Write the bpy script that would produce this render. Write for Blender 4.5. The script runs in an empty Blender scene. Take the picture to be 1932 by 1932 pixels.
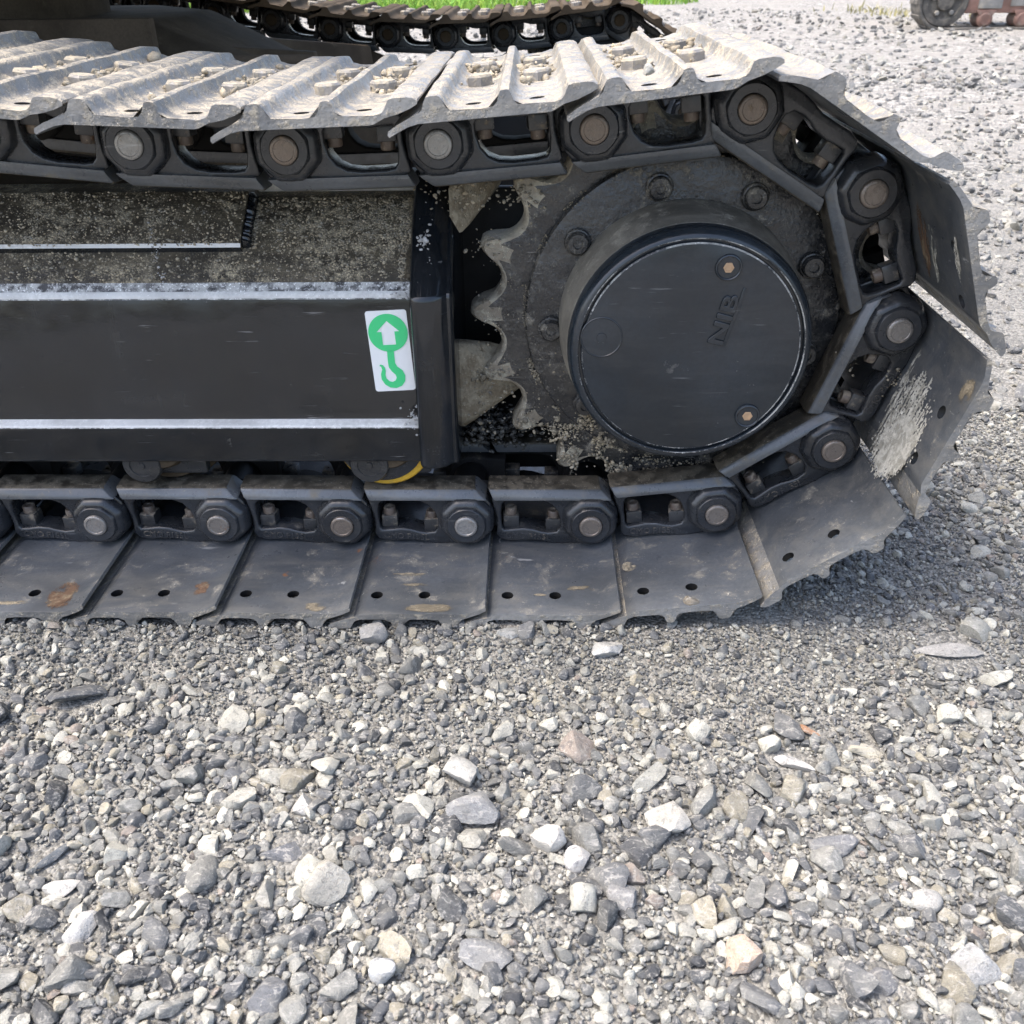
import bpy, bmesh, math, random
import numpy as np
from mathutils import Vector, Matrix, Euler

random.seed(7)
RNG = np.random.default_rng(11)
S = bpy.context.scene
COL = S.collection
PI = math.pi

# ------------------------------------------------------------------ camera, sky, sun, exposure
F, CAM = 1755.0, Vector((0.60273, -1.10009, 0.67178))
pitch, yaw, roll = math.radians(31.074), math.radians(-1.3966), math.radians(-0.7031)
fwd = Vector((math.sin(yaw) * math.cos(pitch), math.cos(yaw) * math.cos(pitch), -math.sin(pitch)))
right = Vector((math.cos(yaw), -math.sin(yaw), 0))
up = right.cross(fwd)
r2 = math.cos(roll) * right + math.sin(roll) * up
u2 = -math.sin(roll) * right + math.cos(roll) * up
cam = bpy.data.cameras.new("camera")
camo = bpy.data.objects.new("camera", cam)
COL.objects.link(camo)
camo.matrix_world = Matrix(((r2.x, u2.x, -fwd.x, CAM.x), (r2.y, u2.y, -fwd.y, CAM.y), (r2.z, u2.z, -fwd.z, CAM.z), (0, 0, 0, 1)))
cam.sensor_width = 36.0
cam.lens = 36.0 * F / 1932.0
cam.clip_start = 0.02
cam.clip_end = 3000
cam.dof.use_dof = True
cam.dof.focus_distance = 1.2
cam.dof.aperture_fstop = 14.0
S.camera = camo
S.render.resolution_x = S.render.resolution_y = 1024

SUN_EL, SUN_AZ = math.radians(64), math.radians(4)       # from the left, a touch from the front
sund = Vector((-math.cos(SUN_EL) * math.cos(SUN_AZ), -math.cos(SUN_EL) * math.sin(SUN_AZ), math.sin(SUN_EL)))
W = bpy.data.worlds.new("World")
S.world = W
W.use_nodes = True
wn = W.node_tree
bg = wn.nodes["Background"]
sky = wn.nodes.new("ShaderNodeTexSky")
sky.sky_type = 'NISHITA'
sky.sun_disc = False
sky.sun_elevation = SUN_EL
sky.sun_rotation = math.radians(270 - 3)
sky.air_density = 1.0
sky.dust_density = 5.0
sky.ozone_density = 1.0
wn.links.new(sky.outputs[0], bg.inputs[0])
bg.inputs[1].default_value = 0.15
sl = bpy.data.lights.new("sun", 'SUN')
sl.energy = 0.95
sl.angle = math.radians(18)
sl.color = (1.0, 0.945, 0.86)
slo = bpy.data.objects.new("sun", sl)
COL.objects.link(slo)
slo.rotation_euler = (-sund).to_track_quat('-Z', 'Y').to_euler()
slo.location = (-3, 0, 5)
S.view_settings.view_transform = 'Standard'
S.view_settings.look = 'None'
S.view_settings.exposure = 1.66
S.view_settings.gamma = 1.0
S.view_settings.use_curve_mapping = False
S.render.engine = 'CYCLES'
S.cycles.max_bounces = 6
S.cycles.diffuse_bounces = 3
S.cycles.glossy_bounces = 2
S.cycles.caustics_reflective = False
S.cycles.caustics_refractive = False

# ------------------------------------------------------------------ helpers
def unpx(px, py, axis, val):
    d = r2 * ((px - 966) / F) - u2 * ((py - 966) / F) + fwd
    t = (val - CAM[axis]) / d[axis]
    return CAM + d * t

def tag(o, label=None, cat=None, group=None, kind=None):
    if label: o["label"] = label
    if cat: o["category"] = cat
    if group: o["group"] = group
    if kind: o["kind"] = kind
    return o

def link(o, parent=None):
    COL.objects.link(o)
    if parent is not None:
        o.parent = parent
    return o

def obj(name, me, parent=None, loc=(0, 0, 0), rot=(0, 0, 0), mat=None, scale=None):
    o = bpy.data.objects.new(name, me)
    link(o, parent)
    o.location = loc
    o.rotation_euler = rot
    if scale: o.scale = scale
    if mat is not None and len(me.materials) == 0:
        me.materials.append(mat)
    return o

def smooth(me, ang=35):
    me.polygons.foreach_set("use_smooth", [True] * len(me.polygons))
    me.set_sharp_from_angle(angle=math.radians(ang))
    return me

def curve_mesh(name, loops, depth, bevel=0.0, res=2, axis='Y', y0=0.0, ang=35):
    """filled 2D outline with holes, thickened: outline (a, b) lies in local XZ, thickness along Y from y0"""
    cu = bpy.data.curves.new(name, 'CURVE')
    cu.dimensions = '2D'
    cu.fill_mode = 'BOTH'
    cu.extrude = max(depth / 2 - bevel, 1e-5)
    cu.bevel_depth = bevel
    cu.bevel_resolution = res
    cu.offset = -bevel
    for lp in loops:
        sp = cu.splines.new('POLY')
        sp.points.add(len(lp) - 1)
        for p, (a, b) in zip(sp.points, lp):
            p.co = (a, b, 0, 1)
        sp.use_cyclic_u = True
    o = bpy.data.objects.new(name, cu)
    COL.objects.link(o)
    dg = bpy.context.evaluated_depsgraph_get()
    me = bpy.data.meshes.new_from_object(o.evaluated_get(dg))
    bpy.data.objects.remove(o)
    me.name = name
    # (a, b, t) -> (a, y, b): rotate +90 about X gives (a, -t, b)
    me.transform(Matrix.Translation((0, y0 + depth / 2, 0)) @ Matrix.Rotation(PI / 2, 4, 'X'))
    bm = bmesh.new(); bm.from_mesh(me)
    bmesh.ops.remove_doubles(bm, verts=bm.verts, dist=1e-5)
    bmesh.ops.recalc_face_normals(bm, faces=bm.faces)
    bm.to_mesh(me); bm.free()
    return smooth(me, ang)

def text_mesh(name, txt, size, depth, bevel=0.0):
    cu = bpy.data.curves.new(name, 'FONT')
    cu.body = txt
    cu.size = size
    cu.extrude = depth
    cu.bevel_depth = bevel
    cu.resolution_u = 3
    cu.align_x = 'CENTER'; cu.align_y = 'CENTER'
    o = bpy.data.objects.new(name, cu)
    COL.objects.link(o)
    dg = bpy.context.evaluated_depsgraph_get()
    me = bpy.data.meshes.new_from_object(o.evaluated_get(dg))
    bpy.data.objects.remove(o)
    me.transform(Matrix.Rotation(PI / 2, 4, 'X'))
    return me

def lathe(name, prof, n=48, ang=35, fn=None, cap=True):
    """profile of (radius, y) turned about Y"""
    vs, fs = [], []
    for j, (r, y) in enumerate(prof):
        for i in range(n):
            a = 2 * PI * i / n
            rr = fn(r, a) if fn else r
            vs.append((rr * math.cos(a), y, rr * math.sin(a)))
    for j in range(len(prof) - 1):
        for i in range(n):
            k = (i + 1) % n
            fs.append((j * n + i, j * n + k, (j + 1) * n + k, (j + 1) * n + i))
    if cap:
        fs.append(tuple(range(n))[::-1])
        fs.append(tuple((len(prof) - 1) * n + i for i in range(n)))
    me = bpy.data.meshes.new(name)
    me.from_pydata(vs, [], fs)
    bm = bmesh.new(); bm.from_mesh(me)
    bmesh.ops.recalc_face_normals(bm, faces=bm.faces)
    bm.to_mesh(me); bm.free()
    return smooth(me, ang)

def bm_mesh(name, bm, ang=35, bevel=0.0, seg=2):
    if bevel > 0:
        es = [e for e in bm.edges if len(e.link_faces) == 2 and e.calc_face_angle(0) > 0.5]
        bmesh.ops.bevel(bm, geom=es, offset=bevel, segments=seg, affect='EDGES', profile=0.5, clamp_overlap=True)
    bmesh.ops.recalc_face_normals(bm, faces=bm.faces)
    me = bpy.data.meshes.new(name)
    bm.to_mesh(me); bm.free()
    return smooth(me, ang)

def box_mesh(name, x0, x1, y0, y1, z0, z1, bevel=0.0, seg=2):
    bm = bmesh.new()
    bmesh.ops.create_cube(bm, size=1)
    for v in bm.verts:
        v.co = ((x0 + x1) / 2 + v.co.x * (x1 - x0), (y0 + y1) / 2 + v.co.y * (y1 - y0), (z0 + z1) / 2 + v.co.z * (z1 - z0))
    return bm_mesh(name, bm, bevel=bevel, seg=seg)

def hull_mesh(name, pts, bevel=0.0):
    bm = bmesh.new()
    vs = [bm.verts.new(p) for p in pts]
    bmesh.ops.convex_hull(bm, input=vs)
    bmesh.ops.dissolve_limit(bm, angle_limit=0.03, verts=bm.verts, edges=bm.edges)
    return bm_mesh(name, bm, bevel=bevel)

def prism_x(name, yz, x0, x1, ang=35, mats=None):
    """profile in (y, z) swept along X, closed with end caps"""
    n = len(yz)
    bm = bmesh.new()
    A = [bm.verts.new((x0, y, z)) for y, z in yz]
    B = [bm.verts.new((x1, y, z)) for y, z in yz]
    for i in range(n):
        k = (i + 1) % n
        f = bm.faces.new((A[i], A[k], B[k], B[i]))
        if mats: f.material_index = mats[i]
    bm.faces.new(A[::-1]); bm.faces.new(B)
    return bm_mesh(name, bm, ang)

# ------------------------------------------------------------------ materials
class NT:
    def __init__(s, name):
        s.m = bpy.data.materials.new(name)
        s.m.use_nodes = True
        s.t = s.m.node_tree
        s.p = s.t.nodes["Principled BSDF"]
    def n(s, typ, **kw):
        nd = s.t.nodes.new(typ)
        for k, v in kw.items():
            setattr(nd, k, v)
        return nd
    def l(s, a, b):
        s.t.links.new(a, b)
    def setin(s, nd, i, v):
        if hasattr(v, "is_linked") or isinstance(v, bpy.types.NodeSocket):
            s.l(v, nd.inputs[i])
        else:
            nd.inputs[i].default_value = v
    def noise(s, vec, scale, detail=4, rough=0.55, dist=0.0):
        nd = s.n("ShaderNodeTexNoise")
        s.l(vec, nd.inputs["Vector"])
        nd.inputs["Scale"].default_value = scale
        nd.inputs["Detail"].default_value = detail
        nd.inputs["Roughness"].default_value = rough
        nd.inputs["Distortion"].default_value = dist
        return nd.outputs["Fac"]
    def math(s, op, a, b=0.0, c=None, clamp=False):
        nd = s.n("ShaderNodeMath", operation=op, use_clamp=clamp)
        s.setin(nd, 0, a); s.setin(nd, 1, b)
        if c is not None: s.setin(nd, 2, c)
        return nd.outputs[0]
    def step(s, v, lo, hi, a=0.0, b=1.0):
        nd = s.n("ShaderNodeMapRange", interpolation_type='SMOOTHSTEP')
        s.setin(nd, 0, v)
        for i, x in zip((1, 2, 3, 4), (lo, hi, a, b)):
            s.setin(nd, i, x)
        return nd.outputs[0]
    def mix(s, f, a, b):
        nd = s.n("ShaderNodeMix", data_type='RGBA')
        s.setin(nd, 0, f)
        for i, v in ((6, a), (7, b)):
            if isinstance(v, (tuple, list)):
                nd.inputs[i].default_value = (*v[:3], 1)
            else:
                s.l(v, nd.inputs[i])
        return nd.outputs[2]
    def scalev(s, vec, sc):
        nd = s.n("ShaderNodeVectorMath", operation='MULTIPLY')
        s.l(vec, nd.inputs[0]); nd.inputs[1].default_value = sc
        return nd.outputs[0]
    def bump(s, h, strength=0.3, dist=0.002, normal=None):
        nd = s.n("ShaderNodeBump")
        nd.inputs["Strength"].default_value = strength
        nd.inputs["Distance"].default_value = dist
        s.l(h, nd.inputs["Height"])
        if normal is not None: s.l(normal, nd.inputs["Normal"])
        return nd.outputs[0]

def mat_metal(name, base, dust, rough=0.4, thr=0.62, soft=0.1, up=0.25, speck=0.70, bump=0.15, var=0.35,
              scratch=0.0, scratch_col=(0.5, 0.5, 0.5), rust=0.0, rust_col=(0.16, 0.075, 0.035), spec=0.5, seed=0.0, dscale=28, metallic=0.0,
              dust2=None, bigbump=0.0, streak=0.0, patch=0.0, warp=0.0, rnd_col=None, film=0.0):
    """painted or bare steel with uneven tone, settled dust, grit specks, scratches and rust patches"""
    t = NT(name)
    g = t.n("ShaderNodeNewGeometry")
    oi = t.n("ShaderNodeObjectInfo")
    off = t.n("ShaderNodeVectorMath", operation='MULTIPLY_ADD')
    t.l(g.outputs["Position"], off.inputs[0]); off.inputs[1].default_value = (1, 1, 1); off.inputs[2].default_value = (seed, seed * 1.7, seed * .3)
    pos = off.outputs[0]
    big = t.noise(pos, 7, 3)
    mid = t.noise(pos, dscale, 5, 0.62)
    fine = t.noise(pos, 210, 3, 0.65)
    grit = t.noise(pos, 430, 1, 0.5)
    b1 = tuple(c * (1 - var) for c in base); b2 = tuple(min(1, c * (1 + var)) for c in base)
    col = t.mix(t.step(big, 0.3, 0.7), b1, b2)
    col = t.mix(t.step(fine, 0.35, 0.7, 0, 0.35), col, tuple(c * 0.55 for c in base))
    if rnd_col:
        col = t.mix(t.step(oi.outputs['Random'], 0.25, 0.75), col, t.mix(big, rnd_col, tuple(c * 0.6 for c in rnd_col)))
    if film > 0:      # thin smeared dust film, wiped in strokes
        fv = t.n('ShaderNodeMapping'); t.l(pos, fv.inputs[0]); fv.inputs['Scale'].default_value = (9, 26, 40); fv.inputs['Rotation'].default_value = (0.0, 0.3, 0.25)
        col = t.mix(t.math('MULTIPLY', t.step(t.noise(fv.outputs[0], 1.0, 5, 0.7, 0.6), 0.40, 0.72), film), col, dust)
    rr = rough
    if rust > 0:
        rm = t.math('MULTIPLY', t.step(t.noise(pos, 17, 4, 0.65), 0.72 - rust * .2, 0.78 - rust * .2), 0.85)
        col = t.mix(rm, col, t.mix(fine, rust_col, tuple(min(1, c * 2.2) for c in rust_col)))
    if scratch > 0:
        sv = t.n("ShaderNodeMapping"); t.l(pos, sv.inputs[0])
        sv.inputs["Rotation"].default_value = (0.2, 0.5, 0.3); sv.inputs["Scale"].default_value = (14, 60, 240)
        sn = t.noise(sv.outputs[0], 1.0, 3, 0.6)
        sm = t.math('MULTIPLY', t.step(sn, 0.66, 0.72), t.step(t.noise(pos, 11, 3), 0.42, 0.62))
        col = t.mix(t.math('MULTIPLY', sm, scratch), col, scratch_col)
    sepn = t.n("ShaderNodeSeparateXYZ"); t.l(g.outputs["Normal"], sepn.inputs[0])
    upf = t.math('MULTIPLY', t.math('MAXIMUM', sepn.outputs[2], 0.0), up)
    dm = t.step(t.math('ADD', t.math('ADD', mid, upf), t.math('MULTIPLY', t.math('SUBTRACT', fine, 0.5), 0.25)), thr - soft, thr + soft)
    sm2 = t.math('MULTIPLY', t.step(grit, speck, speck + 0.05), t.step(t.math('ADD', mid, upf), thr - 0.22, thr + 0.1))
    if patch > 0:
        pm = t.step(t.noise(pos, patch, 4, 0.65, 0.8), 0.42, 0.66)
        dm = t.math('MULTIPLY', dm, pm)
        sm2 = t.math('MULTIPLY', sm2, t.math('ADD', t.math('MULTIPLY', pm, 0.85), 0.15))
    dcol = t.mix(fine, tuple(c * 0.65 for c in dust), tuple(min(1, c * 1.25) for c in (dust2 or dust)))
    col = t.mix(t.math('MULTIPLY', dm, 0.92), col, dcol)
    col = t.mix(t.math('MULTIPLY', sm2, 0.9), col, tuple(min(1, c * 1.7 + .05) for c in dust))
    if streak > 0:
        tv = t.n("ShaderNodeMapping"); t.l(pos, tv.inputs[0]); tv.inputs["Scale"].default_value = (55, 55, 5)
        tm = t.math('MULTIPLY', t.step(t.noise(tv.outputs[0], 1.0, 4, 0.6, 0.5), 0.55, 0.8), streak)
        col = t.mix(tm, col, dust)
    t.l(col, t.p.inputs["Base Color"])
    ro = t.math('ADD', t.math('MULTIPLY', dm, 0.9 - rough), t.math('ADD', t.math('MULTIPLY', t.math('SUBTRACT', mid, 0.5), 0.35), rough), clamp=True)
    t.l(ro, t.p.inputs["Roughness"])
    t.p.inputs["Specular IOR Level"].default_value = spec
    t.p.inputs["Metallic"].default_value = metallic
    h = t.math('ADD', t.math('MULTIPLY', fine, 0.6), t.math('ADD', t.math('MULTIPLY', dm, 0.8), t.math('MULTIPLY', sm2, 1.2)))
    nrm = t.bump(h, bump, 0.0015)
    if bigbump > 0:
        nrm = t.bump(t.noise(pos, 45, 4, 0.6), bigbump, 0.004, nrm)
    if warp > 0:
        nrm = t.bump(t.noise(pos, 9, 2, 0.5), warp, 0.02, nrm)
    t.l(nrm, t.p.inputs["Normal"])
    return t.m

DUST = (0.30, 0.265, 0.205)
M = {}
M['paint'] = mat_metal("black_paint", (0.026, 0.028, 0.031), (0.19, 0.175, 0.145), 0.28, thr=0.72, up=0.10, speck=0.70, bump=0.12, scratch=0.5, scratch_col=(0.3, 0.3, 0.3), spec=0.6, film=0.12)
M['link'] = mat_metal("link_paint", (0.024, 0.027, 0.032), (0.20, 0.18, 0.15), 0.27, thr=0.74, up=0.10, speck=0.70, bump=0.18, scratch=0.5, scratch_col=(0.25, 0.25, 0.25), bigbump=0.16, spec=0.65, patch=30, film=0.10)
M['rail'] = mat_metal("rail_wear_sheen", (0.105, 0.115, 0.126), (0.19, 0.17, 0.135), 0.30, thr=0.64, up=0.14, speck=0.70, bump=0.14, scratch=0.6, spec=0.65, patch=22, film=0.15, scratch_col=(0.28, 0.28, 0.27))  # lighter base also paints in the sky caught on the rail face
M['rail_top'] = mat_metal('rail_top_dust', (0.046, 0.040, 0.031), (0.13, 0.11, 0.08), 0.5, thr=0.58, up=0.08, speck=0.66, bump=0.3, dscale=60, film=0.4)
M['hub'] = mat_metal("hub_paint", (0.019, 0.026, 0.034), (0.2, 0.19, 0.17), 0.19, thr=0.80, up=0.04, speck=0.715, bump=0.10, scratch=0.35, scratch_col=(0.24, 0.25, 0.26), spec=0.6, var=0.25, film=0.05, warp=0.14)
M['hubside'] = mat_metal("hub_side", (0.20, 0.185, 0.155), (0.44, 0.405, 0.335), 0.5, thr=0.58, up=0.08, speck=0.66, bump=0.4, dscale=60, film=0.5, patch=16)
M['sprocket'] = mat_metal("sprocket_paint", (0.021, 0.022, 0.024), (0.26, 0.235, 0.19), 0.27, thr=0.58, soft=0.08, up=0.06, speck=0.61, bump=0.6, bigbump=0.55, dscale=70, scratch=0.7, scratch_col=(0.3, 0.29, 0.27), patch=13, film=0.14, spec=0.65)
M['tooth'] = mat_metal("tooth_wear", (0.25, 0.215, 0.165), (0.46, 0.42, 0.33), 0.45, thr=0.52, up=0.1, speck=0.66, bump=0.7, bigbump=0.8, dscale=55, rust=0.35, rust_col=(0.13, 0.08, 0.05), var=0.45)
M['shoe_in'] = mat_metal("shoe_inner", (0.090, 0.099, 0.110), (0.25, 0.235, 0.20), 0.33, thr=0.70, up=0.05, speck=0.675, bump=0.2, scratch=0.9, scratch_col=(0.36, 0.36, 0.35), rust=0.10, dscale=30, film=0.30, var=0.3, spec=0.6, bigbump=0.1)
M['shoe_out'] = mat_metal("shoe_worn", (0.205, 0.205, 0.20), (0.38, 0.34, 0.27), 0.45, thr=0.60, up=0.10, speck=0.64, bump=0.8, bigbump=0.8, scratch=0.9, scratch_col=(0.58, 0.57, 0.54), var=0.35, dscale=65, rust=0.06, film=0.35)
M['pin'] = mat_metal("pin_bare", (0.30, 0.295, 0.285), (0.34, 0.27, 0.20), 0.30, thr=0.68, up=0.05, bump=0.4, dscale=90, rust=0.30, rust_col=(0.17, 0.10, 0.065), metallic=0.45, rnd_col=(0.25, 0.205, 0.170), bigbump=0.4, var=0.4, scratch=0.6)
M['nut'] = mat_metal("nut_paint", (0.040, 0.041, 0.043), (0.24, 0.20, 0.15), 0.32, thr=0.66, up=0.14, bump=0.3, dscale=60, rust=0.2, spec=0.6)
M['bolt_end'] = mat_metal("bolt_end", (0.13, 0.10, 0.08), (0.30, 0.25, 0.19), 0.45, thr=0.6, up=0.1, bump=0.3, dscale=80, rust=0.4)
M['bolt_head'] = mat_metal("bolt_head", (0.25, 0.24, 0.225), (0.40, 0.355, 0.27), 0.5, thr=0.56, up=0.1, bump=0.5, dscale=80, rust=0.15)
M['frame'] = mat_metal("frame_paint", (0.010, 0.0125, 0.016), (0.2, 0.19, 0.165), 0.13, thr=0.80, up=0.02, speck=0.70, bump=0.10, scratch=0.7, scratch_col=(0.20, 0.20, 0.20), spec=0.65, streak=0.07, var=0.3, warp=0.2, film=0.03)
M['frame_top'] = mat_metal("frame_sand", (0.046, 0.039, 0.029), (0.40, 0.33, 0.215), 0.45, thr=0.60, soft=0.12, up=0.09, speck=0.55, bump=0.8, bigbump=0.5, dscale=90, dust2=(0.40, 0.35, 0.26), patch=9, film=0.25)
M['ridge'] = mat_metal("ridge_wear_sheen", (0.52, 0.52, 0.51), (0.80, 0.80, 0.78), 0.22, thr=0.50, soft=0.2, up=0.05, bump=0.25, dscale=11, scratch=1.0, scratch_col=(0.04, 0.04, 0.045), var=0.45, spec=0.6, film=0.5, warp=0.1)  # pale colour holds both rubbed paint and a painted sky reflection
M['ridge_soft'] = mat_metal("ridge_edge", (0.10, 0.10, 0.105), (0.60, 0.60, 0.58), 0.22, thr=0.54, soft=0.10, up=0.05, speck=0.60, bump=0.2, dscale=70, var=0.5, spec=0.6, film=0.4)  # half-tone fade along the sides of the painted sheen
M['inner'] = mat_metal('inner_link', (0.022, 0.021, 0.020), (0.08, 0.07, 0.055), 0.7, thr=0.70, up=0.04, speck=0.72, bump=0.2, spec=0.15)
M['chip'] = mat_metal('chipped_edge', (0.035, 0.04, 0.046), (0.42, 0.42, 0.40), 0.25, thr=0.56, soft=0.06, up=0.10, speck=0.62, bump=0.2, dscale=26, spec=0.6)
M['mud'] = mat_metal("dried_mud", (0.20, 0.165, 0.115), (0.38, 0.335, 0.25), 0.9, thr=0.5, up=0.1, bump=0.7, bigbump=0.7, dscale=70, spec=0.2)
M['under'] = mat_metal("grime_and_shade", (0.080, 0.062, 0.043), (0.13, 0.105, 0.072), 0.8, spec=0.05, thr=0.70, up=0.02, speck=0.72, bump=0.3, dscale=25)  # grime colour, also used to darken far shoes and pins as shaded
M['bright_strip'] = mat_metal('bright_strip', (0.62, 0.61, 0.58), (0.80, 0.79, 0.75), 0.9, thr=0.5, up=0.1, bump=0.4, dscale=60, spec=0.1)  # pale colour standing in for a sunlit strip
M['motor'] = mat_metal("motor_black", (0.008, 0.008, 0.008), (0.05, 0.045, 0.04), 0.6, thr=0.75, up=0.05, speck=0.74, bump=0.2)
M['yellow'] = mat_metal("roller_yellow", (0.55, 0.33, 0.03), (0.2, 0.17, 0.12), 0.5, thr=0.68, up=0.05, bump=0.1, dscale=50, var=0.15)
M['track_rubber'] = mat_metal("rubber_track", (0.085, 0.08, 0.072), (0.17, 0.155, 0.13), 0.8, thr=0.56, up=0.1, bump=0.3, dscale=14)
M['red'] = mat_metal("faded_red_paint", (0.22, 0.125, 0.098), (0.30, 0.255, 0.21), 0.6, thr=0.60, up=0.08, bump=0.2, dscale=9, rust=0.35)
M['steel_grey'] = mat_metal("dull_grey_steel", (0.24, 0.235, 0.22), (0.4, 0.36, 0.29), 0.6, thr=0.6, up=0.1, bump=0.2, dscale=12, rust=0.1)

def mat_flat(name, col, rough=0.4, n=0.05):
    t = NT(name)
    g = t.n("ShaderNodeNewGeometry")
    f = t.noise(g.outputs["Position"], 90, 4)
    t.l(t.mix(f, tuple(c * (1 - n) for c in col), tuple(min(1, c * (1 + n)) for c in col)), t.p.inputs["Base Color"])
    t.p.inputs["Roughness"].default_value = rough
    return t.m
M['sticker'] = mat_flat("sticker_white", (0.86, 0.87, 0.87), 0.3, 0.02)
M['green'] = mat_flat("sticker_green", (0.06, 0.66, 0.24), 0.3, 0.03)
M['copper'] = mat_flat("plug_brass", (0.45, 0.30, 0.18), 0.5, 0.3)

def mat_stone():
    """each stone's own colour comes from a vertex colour; veins and grain on top"""
    t = NT("stone")
    a = t.n("ShaderNodeVertexColor", layer_name="Col")
    g = t.n("ShaderNodeNewGeometry")
    pos = g.outputs["Position"]
    n1 = t.noise(pos, 190, 3, 0.7)
    n2 = t.noise(pos, 800, 1, 0.6)
    mp = t.n("ShaderNodeMapping"); t.l(pos, mp.inputs[0]); mp.inputs["Scale"].default_value = (60, 220, 330); mp.inputs["Rotation"].default_value = (0.4, 0.3, 0.7)
    n3 = t.noise(mp.outputs[0], 1.0, 2, 0.65, 0.8)
    hs = t.n("ShaderNodeHueSaturation"); t.l(a.outputs[0], hs.inputs["Color"])
    t.setin(hs, "Value", t.math('ADD', t.math('MULTIPLY', n2, 0.40), t.math('ADD', t.math('MULTIPLY', n1, 0.60), 0.09)))
    n4 = t.noise(pos, 105, 3, 0.7, 0.5)
    col = t.mix(t.step(n3, 0.54, 0.68, 0, 0.55), hs.outputs[0], (0.40, 0.39, 0.365))
    col = t.mix(t.step(n4, 0.56, 0.66, 0, 0.55), col, (0.43, 0.417, 0.385))
    col = t.mix(t.step(n4, 0.44, 0.34, 0, 0.50), col, (0.085, 0.088, 0.094))
    col = t.mix(t.step(n1, 0.60, 0.68, 0, 0.5), col, (0.05, 0.05, 0.054))
    sep = t.n("ShaderNodeSeparateXYZ"); t.l(g.outputs["Normal"], sep.inputs[0])
    col = t.mix(t.math('MULTIPLY', t.step(t.math('ADD', t.noise(pos, 45, 3), t.math('MULTIPLY', n1, 0.35)), 0.55, 0.90), 0.45), col, (0.195, 0.193, 0.175))
    t.l(col, t.p.inputs["Base Color"])
    t.p.inputs["Roughness"].default_value = 0.85
    t.p.inputs["Specular IOR Level"].default_value = 0.25
    h = t.math('ADD', n1, t.math('MULTIPLY', n2, 0.5))
    t.l(t.bump(h, 0.55, 0.0025), t.p.inputs["Normal"])
    return t.m
M['stone'] = mat_stone()

def mat_ground():
    t = NT("ground_grit")
    g = t.n("ShaderNodeNewGeometry")
    pos = g.outputs["Position"]
    def vor(scale):
        v = t.n("ShaderNodeTexVoronoi"); t.l(pos, v.inputs["Vector"]); v.inputs["Scale"].default_value = scale
        return v
    v1, v2 = vor(260), vor(60)
    v3 = vor(26)
    big = t.noise(pos, 1.3, 4, 0.6)
    big2 = t.noise(pos, 9, 4, 0.6)
    fine = t.noise(pos, 420, 4, 0.7)
    def cellcol(v, lo, hi):
        s = t.n("ShaderNodeSeparateXYZ"); t.l(v.outputs["Color"], s.inputs[0])
        return t.step(s.outputs[0], lo, hi), s.outputs[1]
    a1, b1 = cellcol(v1, 0.1, 0.95)
    a2, b2 = cellcol(v2, 0.1, 0.95)
    a3, b3 = cellcol(v3, 0.2, 0.95)
    sand = t.mix(t.step(big2, 0.35, 0.65), (0.175, 0.172, 0.152), (0.255, 0.250, 0.224))
    grit = t.mix(a1, (0.10, 0.10, 0.10), (0.38, 0.372, 0.35))
    col = t.mix(t.math('MULTIPLY', t.step(v1.outputs["Distance"], 0.002, 0.0006), 0.0), sand, grit)
    col = t.mix(0.55, sand, grit)
    # farther out the loose stones are drawn by the material alone
    sep = t.n("ShaderNodeSeparateXYZ"); t.l(pos, sep.inputs[0])
    farf = t.step(sep.outputs[1], 0.8, 4.5)
    peb = t.mix(a2, (0.15, 0.147, 0.14), (0.50, 0.488, 0.455))
    peb2 = t.mix(a3, (0.18, 0.175, 0.165), (0.50, 0.488, 0.455))
    fcol = t.mix(t.step(b3, 0.55, 0.75), t.mix(t.step(b2, 0.3, 0.6), (0.29, 0.28, 0.258), peb), peb2)
    fcol = t.mix(t.step(big, 0.4, 0.62, 0, 0.75), fcol, (0.34, 0.326, 0.30))
    col = t.mix(farf, col, fcol)
    # patches of damp brown soil and of dry pale fines
    col = t.mix(t.step(t.noise(pos, 2.2, 5, 0.6), 0.60, 0.70, 0, 0.35), col, (0.13, 0.10, 0.075))
    t.l(col, t.p.inputs["Base Color"])
    t.p.inputs["Roughness"].default_value = 0.95
    t.p.inputs["Specular IOR Level"].default_value = 0.15
    h1 = t.math('ADD', t.math('MULTIPLY', v1.outputs["Distance"], -1.0), t.math('MULTIPLY', fine, 0.4))
    n1 = t.bump(h1, 0.8, 0.004)
    n2 = t.bump(t.math('MULTIPLY', v2.outputs["Distance"], t.math('MULTIPLY', farf, -1.0)), 0.7, 0.02, n1)
    n3 = t.bump(t.noise(pos, 3.0, 6, 0.6), 0.5, 0.08, n2)
    t.l(n3, t.p.inputs["Normal"])
    return t.m
M['ground'] = mat_ground()

def mat_grass():
    t = NT("grass_blade")
    a = t.n("ShaderNodeVertexColor", layer_name="Col")
    t.l(a.outputs[0], t.p.inputs["Base Color"])
    t.p.inputs["Roughness"].default_value = 0.6
    t.p.inputs["Specular IOR Level"].default_value = 0.2
    return t.m
M['grass'] = mat_grass()

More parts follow.
